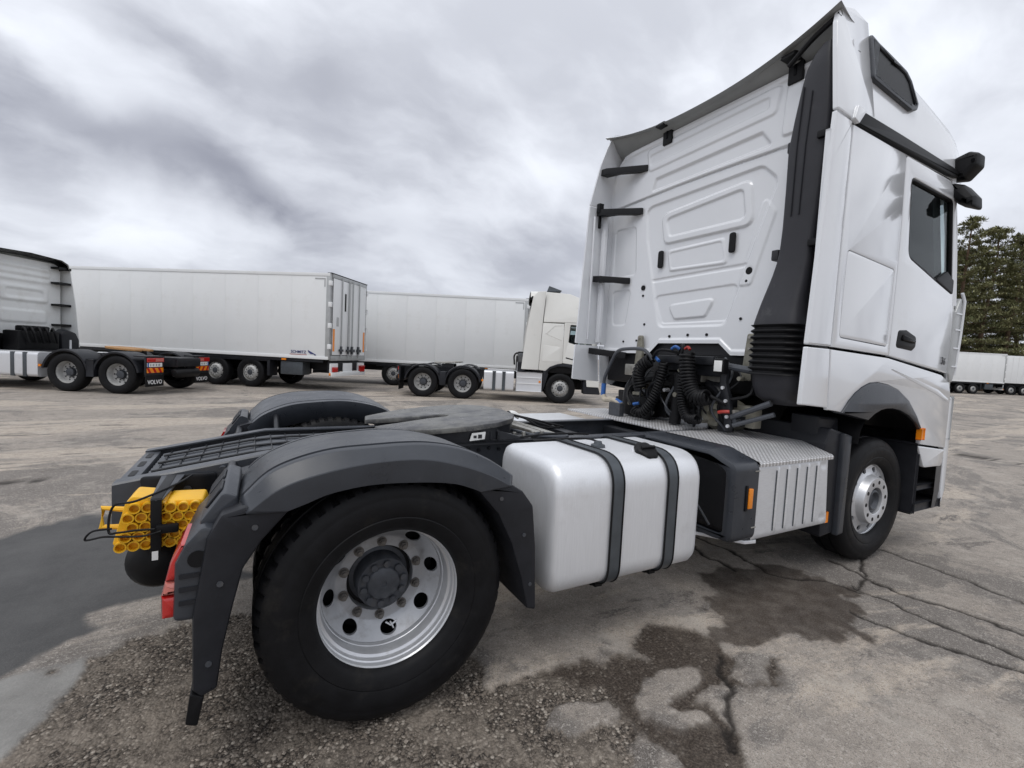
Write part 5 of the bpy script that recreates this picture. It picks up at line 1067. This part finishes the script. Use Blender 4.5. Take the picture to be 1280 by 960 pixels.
# shift so that the near rear corner stands at the measured point
off = Matrix.Rotation(t1.rotation_euler.z, 4, 'Z') @ Vector((0, 1.28, 0)); t1.location = Vector(spot(-6.05, 15.3))-off
lg = text_mesh('SCHMITZ', .13, .001); lg.materials.append(MATS['navy']); o = ob('lettering', lg, t1, (1.05, 1.30, 1.27)); o.rotation_euler = (R(90), 0, R(180))
P('emblem', M().plate([(.42, 1.20), (.62, 1.30), (.72, 1.35), (.70, 1.28), (.62, 1.22), (.52, 1.22), (.46, 1.17)], sidefn(1, 1.298), .003, 0), 'navy', t1)
P('underline', M().box(.75, 1.36, 1.298, 1.301, 1.18, 1.195), 'redcap', t1)
t2 = trailer((0, 0, 0), HR+PI, 'long white box trailer, further one, partly behind the cream tractor unit', .95, 3.86, 1)
off = Matrix.Rotation(t2.rotation_euler.z, 4, 'Z') @ Vector((0, 1.28, 0)); t2.location = Vector(spot(.50, 19.4))-off
# far right: box trailer and a swap body
t3 = trailer((0, 0, 0), HR, 'small distant white box trailer beyond the cab, in front of the pines', 1.15, 4.0, -1, True); t3.location = spot(36.5, 46.5)
t3.rotation_euler.z = HR; t3.location = Vector(spot(47.6, 46.6)); t3.rotation_euler.z = HR+PI
cb = empty('curtain_trailer', spot(48.2, 49.0), HR, 'distant white ribbed box trailer at the right edge of the picture', 'trailer')
P('body', M().box(0, 13.6, -1.25, 1.25, 1.2, 4.0, .03), 'box_white', cb)
for k in range(22): P('rib', M().box(.2+k*.6, .26+k*.6, -1.275, -1.25, 1.25, 3.95), 'box_white', cb)
P('chassis_beam', M().box(0, 13.4, -.6, .6, .8, 1.2), 'black', cb)
P('bumper_bar', M().box(-.2, 0, -1.2, 1.2, .55, .75), 'alu', cb)
for x in (2.8, 4.1, 5.4):
    for sg in (-1, 1): bwheel(cb, x, 1.24, sg, False)

# ------------------------------------------------------------------ pines beyond the yard
def pine_meshes(seed):
    r = random.Random(seed); H_ = 1.0; tr = M(); h = 21.
    lean = r.uniform(-.6, .6); trunk = [(lean*(k/8)**2, .3*math.sin(k*.8+seed), h*.97*k/8) for k in range(9)]
    tr.tube(trunk, [.34*(1-.92*k/8)+.02 for k in range(9)], 8); V = []; Fc = []
    def tpos(z): k = min(z/(h*.97)*8, 7.99); i = int(k); f = k-i; return [trunk[i][c]*(1-f)+trunk[i+1][c]*f for c in range(3)]
    nb = 66
    for b in range(nb):
        t = (b+.5)/nb; z = h*(.10+.89*t); p = tpos(z)
        ln = (1.3+4.4*(1-t)**.70)*r.uniform(.55, 1.15)*(1.0 if t < .93 else .6); a = b*2.4+r.uniform(-.5, .5); up_ = r.uniform(-.12, .28)+.35*t
        pts = [(p[0]+math.cos(a)*ln*s, p[1]+math.sin(a)*ln*s, z+up_*ln*s-.22*ln*s*s+.12*ln*s**3) for s in (0, .33, .66, 1)]
        tr.tube(pts, [.06*(1-t*.6), .045*(1-t*.6), .03, .012], 5)
        for c in range(17):
            s = .22+.78*(c+r.random())/17; i = min(int(s*3), 2); f = s*3-i
            q = [pts[i][k]*(1-f)+pts[i+1][k]*f for k in range(3)]; w = .30+.28*(1-t)
            q[0] += r.gauss(0, w*.7); q[1] += r.gauss(0, w*.7); q[2] += r.gauss(0, .10)+.05
            for l in range(13):
                an = r.uniform(0, 6.28); el = r.uniform(-.1, 1.2); ll = r.uniform(.20, .50); ww = r.uniform(.04, .09)
                d = (math.cos(an)*math.cos(el), math.sin(an)*math.cos(el), math.sin(el)); sd_ = (-math.sin(an), math.cos(an), r.uniform(-.4, .4))
                o = [q[0]+r.gauss(0, w*.45), q[1]+r.gauss(0, w*.45), q[2]+r.gauss(0, .08)]
                k0 = len(V)
                V += [(o[0]-sd_[0]*ww, o[1]-sd_[1]*ww, o[2]-sd_[2]*ww), (o[0]+sd_[0]*ww, o[1]+sd_[1]*ww, o[2]+sd_[2]*ww), (o[0]+d[0]*ll, o[1]+d[1]*ll, o[2]+d[2]*ll)]
                Fc.append((k0, k0+1, k0+2))
    me = bpy.data.meshes.new('crown'); me.from_pydata(V, [], Fc); me.update(); me.materials.append(MATS['needle'])
    return mesh('trunk', tr, 'bark', 60), me
variants = [pine_meshes(s) for s in (3, 8, 15)]
spots = []
for row, (dep, lat0, step) in enumerate(((58, 48, 4.6), (64, 50, 4.4), (71, 50, 5.0))):
    for k in range(10 if row < 2 else 9): spots.append((lat0+k*step+random.uniform(-1, 1)+row*1.3, dep+random.uniform(-1.8, 1.8), row))
for k, (la, de, row) in enumerate(spots):
    tk_, cr_ = variants[k % 3]; sc = random.uniform(.86, 1.08)*(1 if row else .92)
    e = empty('pine_tree', spot(la, de), random.uniform(0, 6.28), 'tall olive-green pine in the wood behind the distant box trailers', 'tree', 'pine trees beyond the yard'); e.scale = (sc*1.05, sc*1.05, sc)
    ob('trunk', tk_, e); ob('crown', cr_, e)
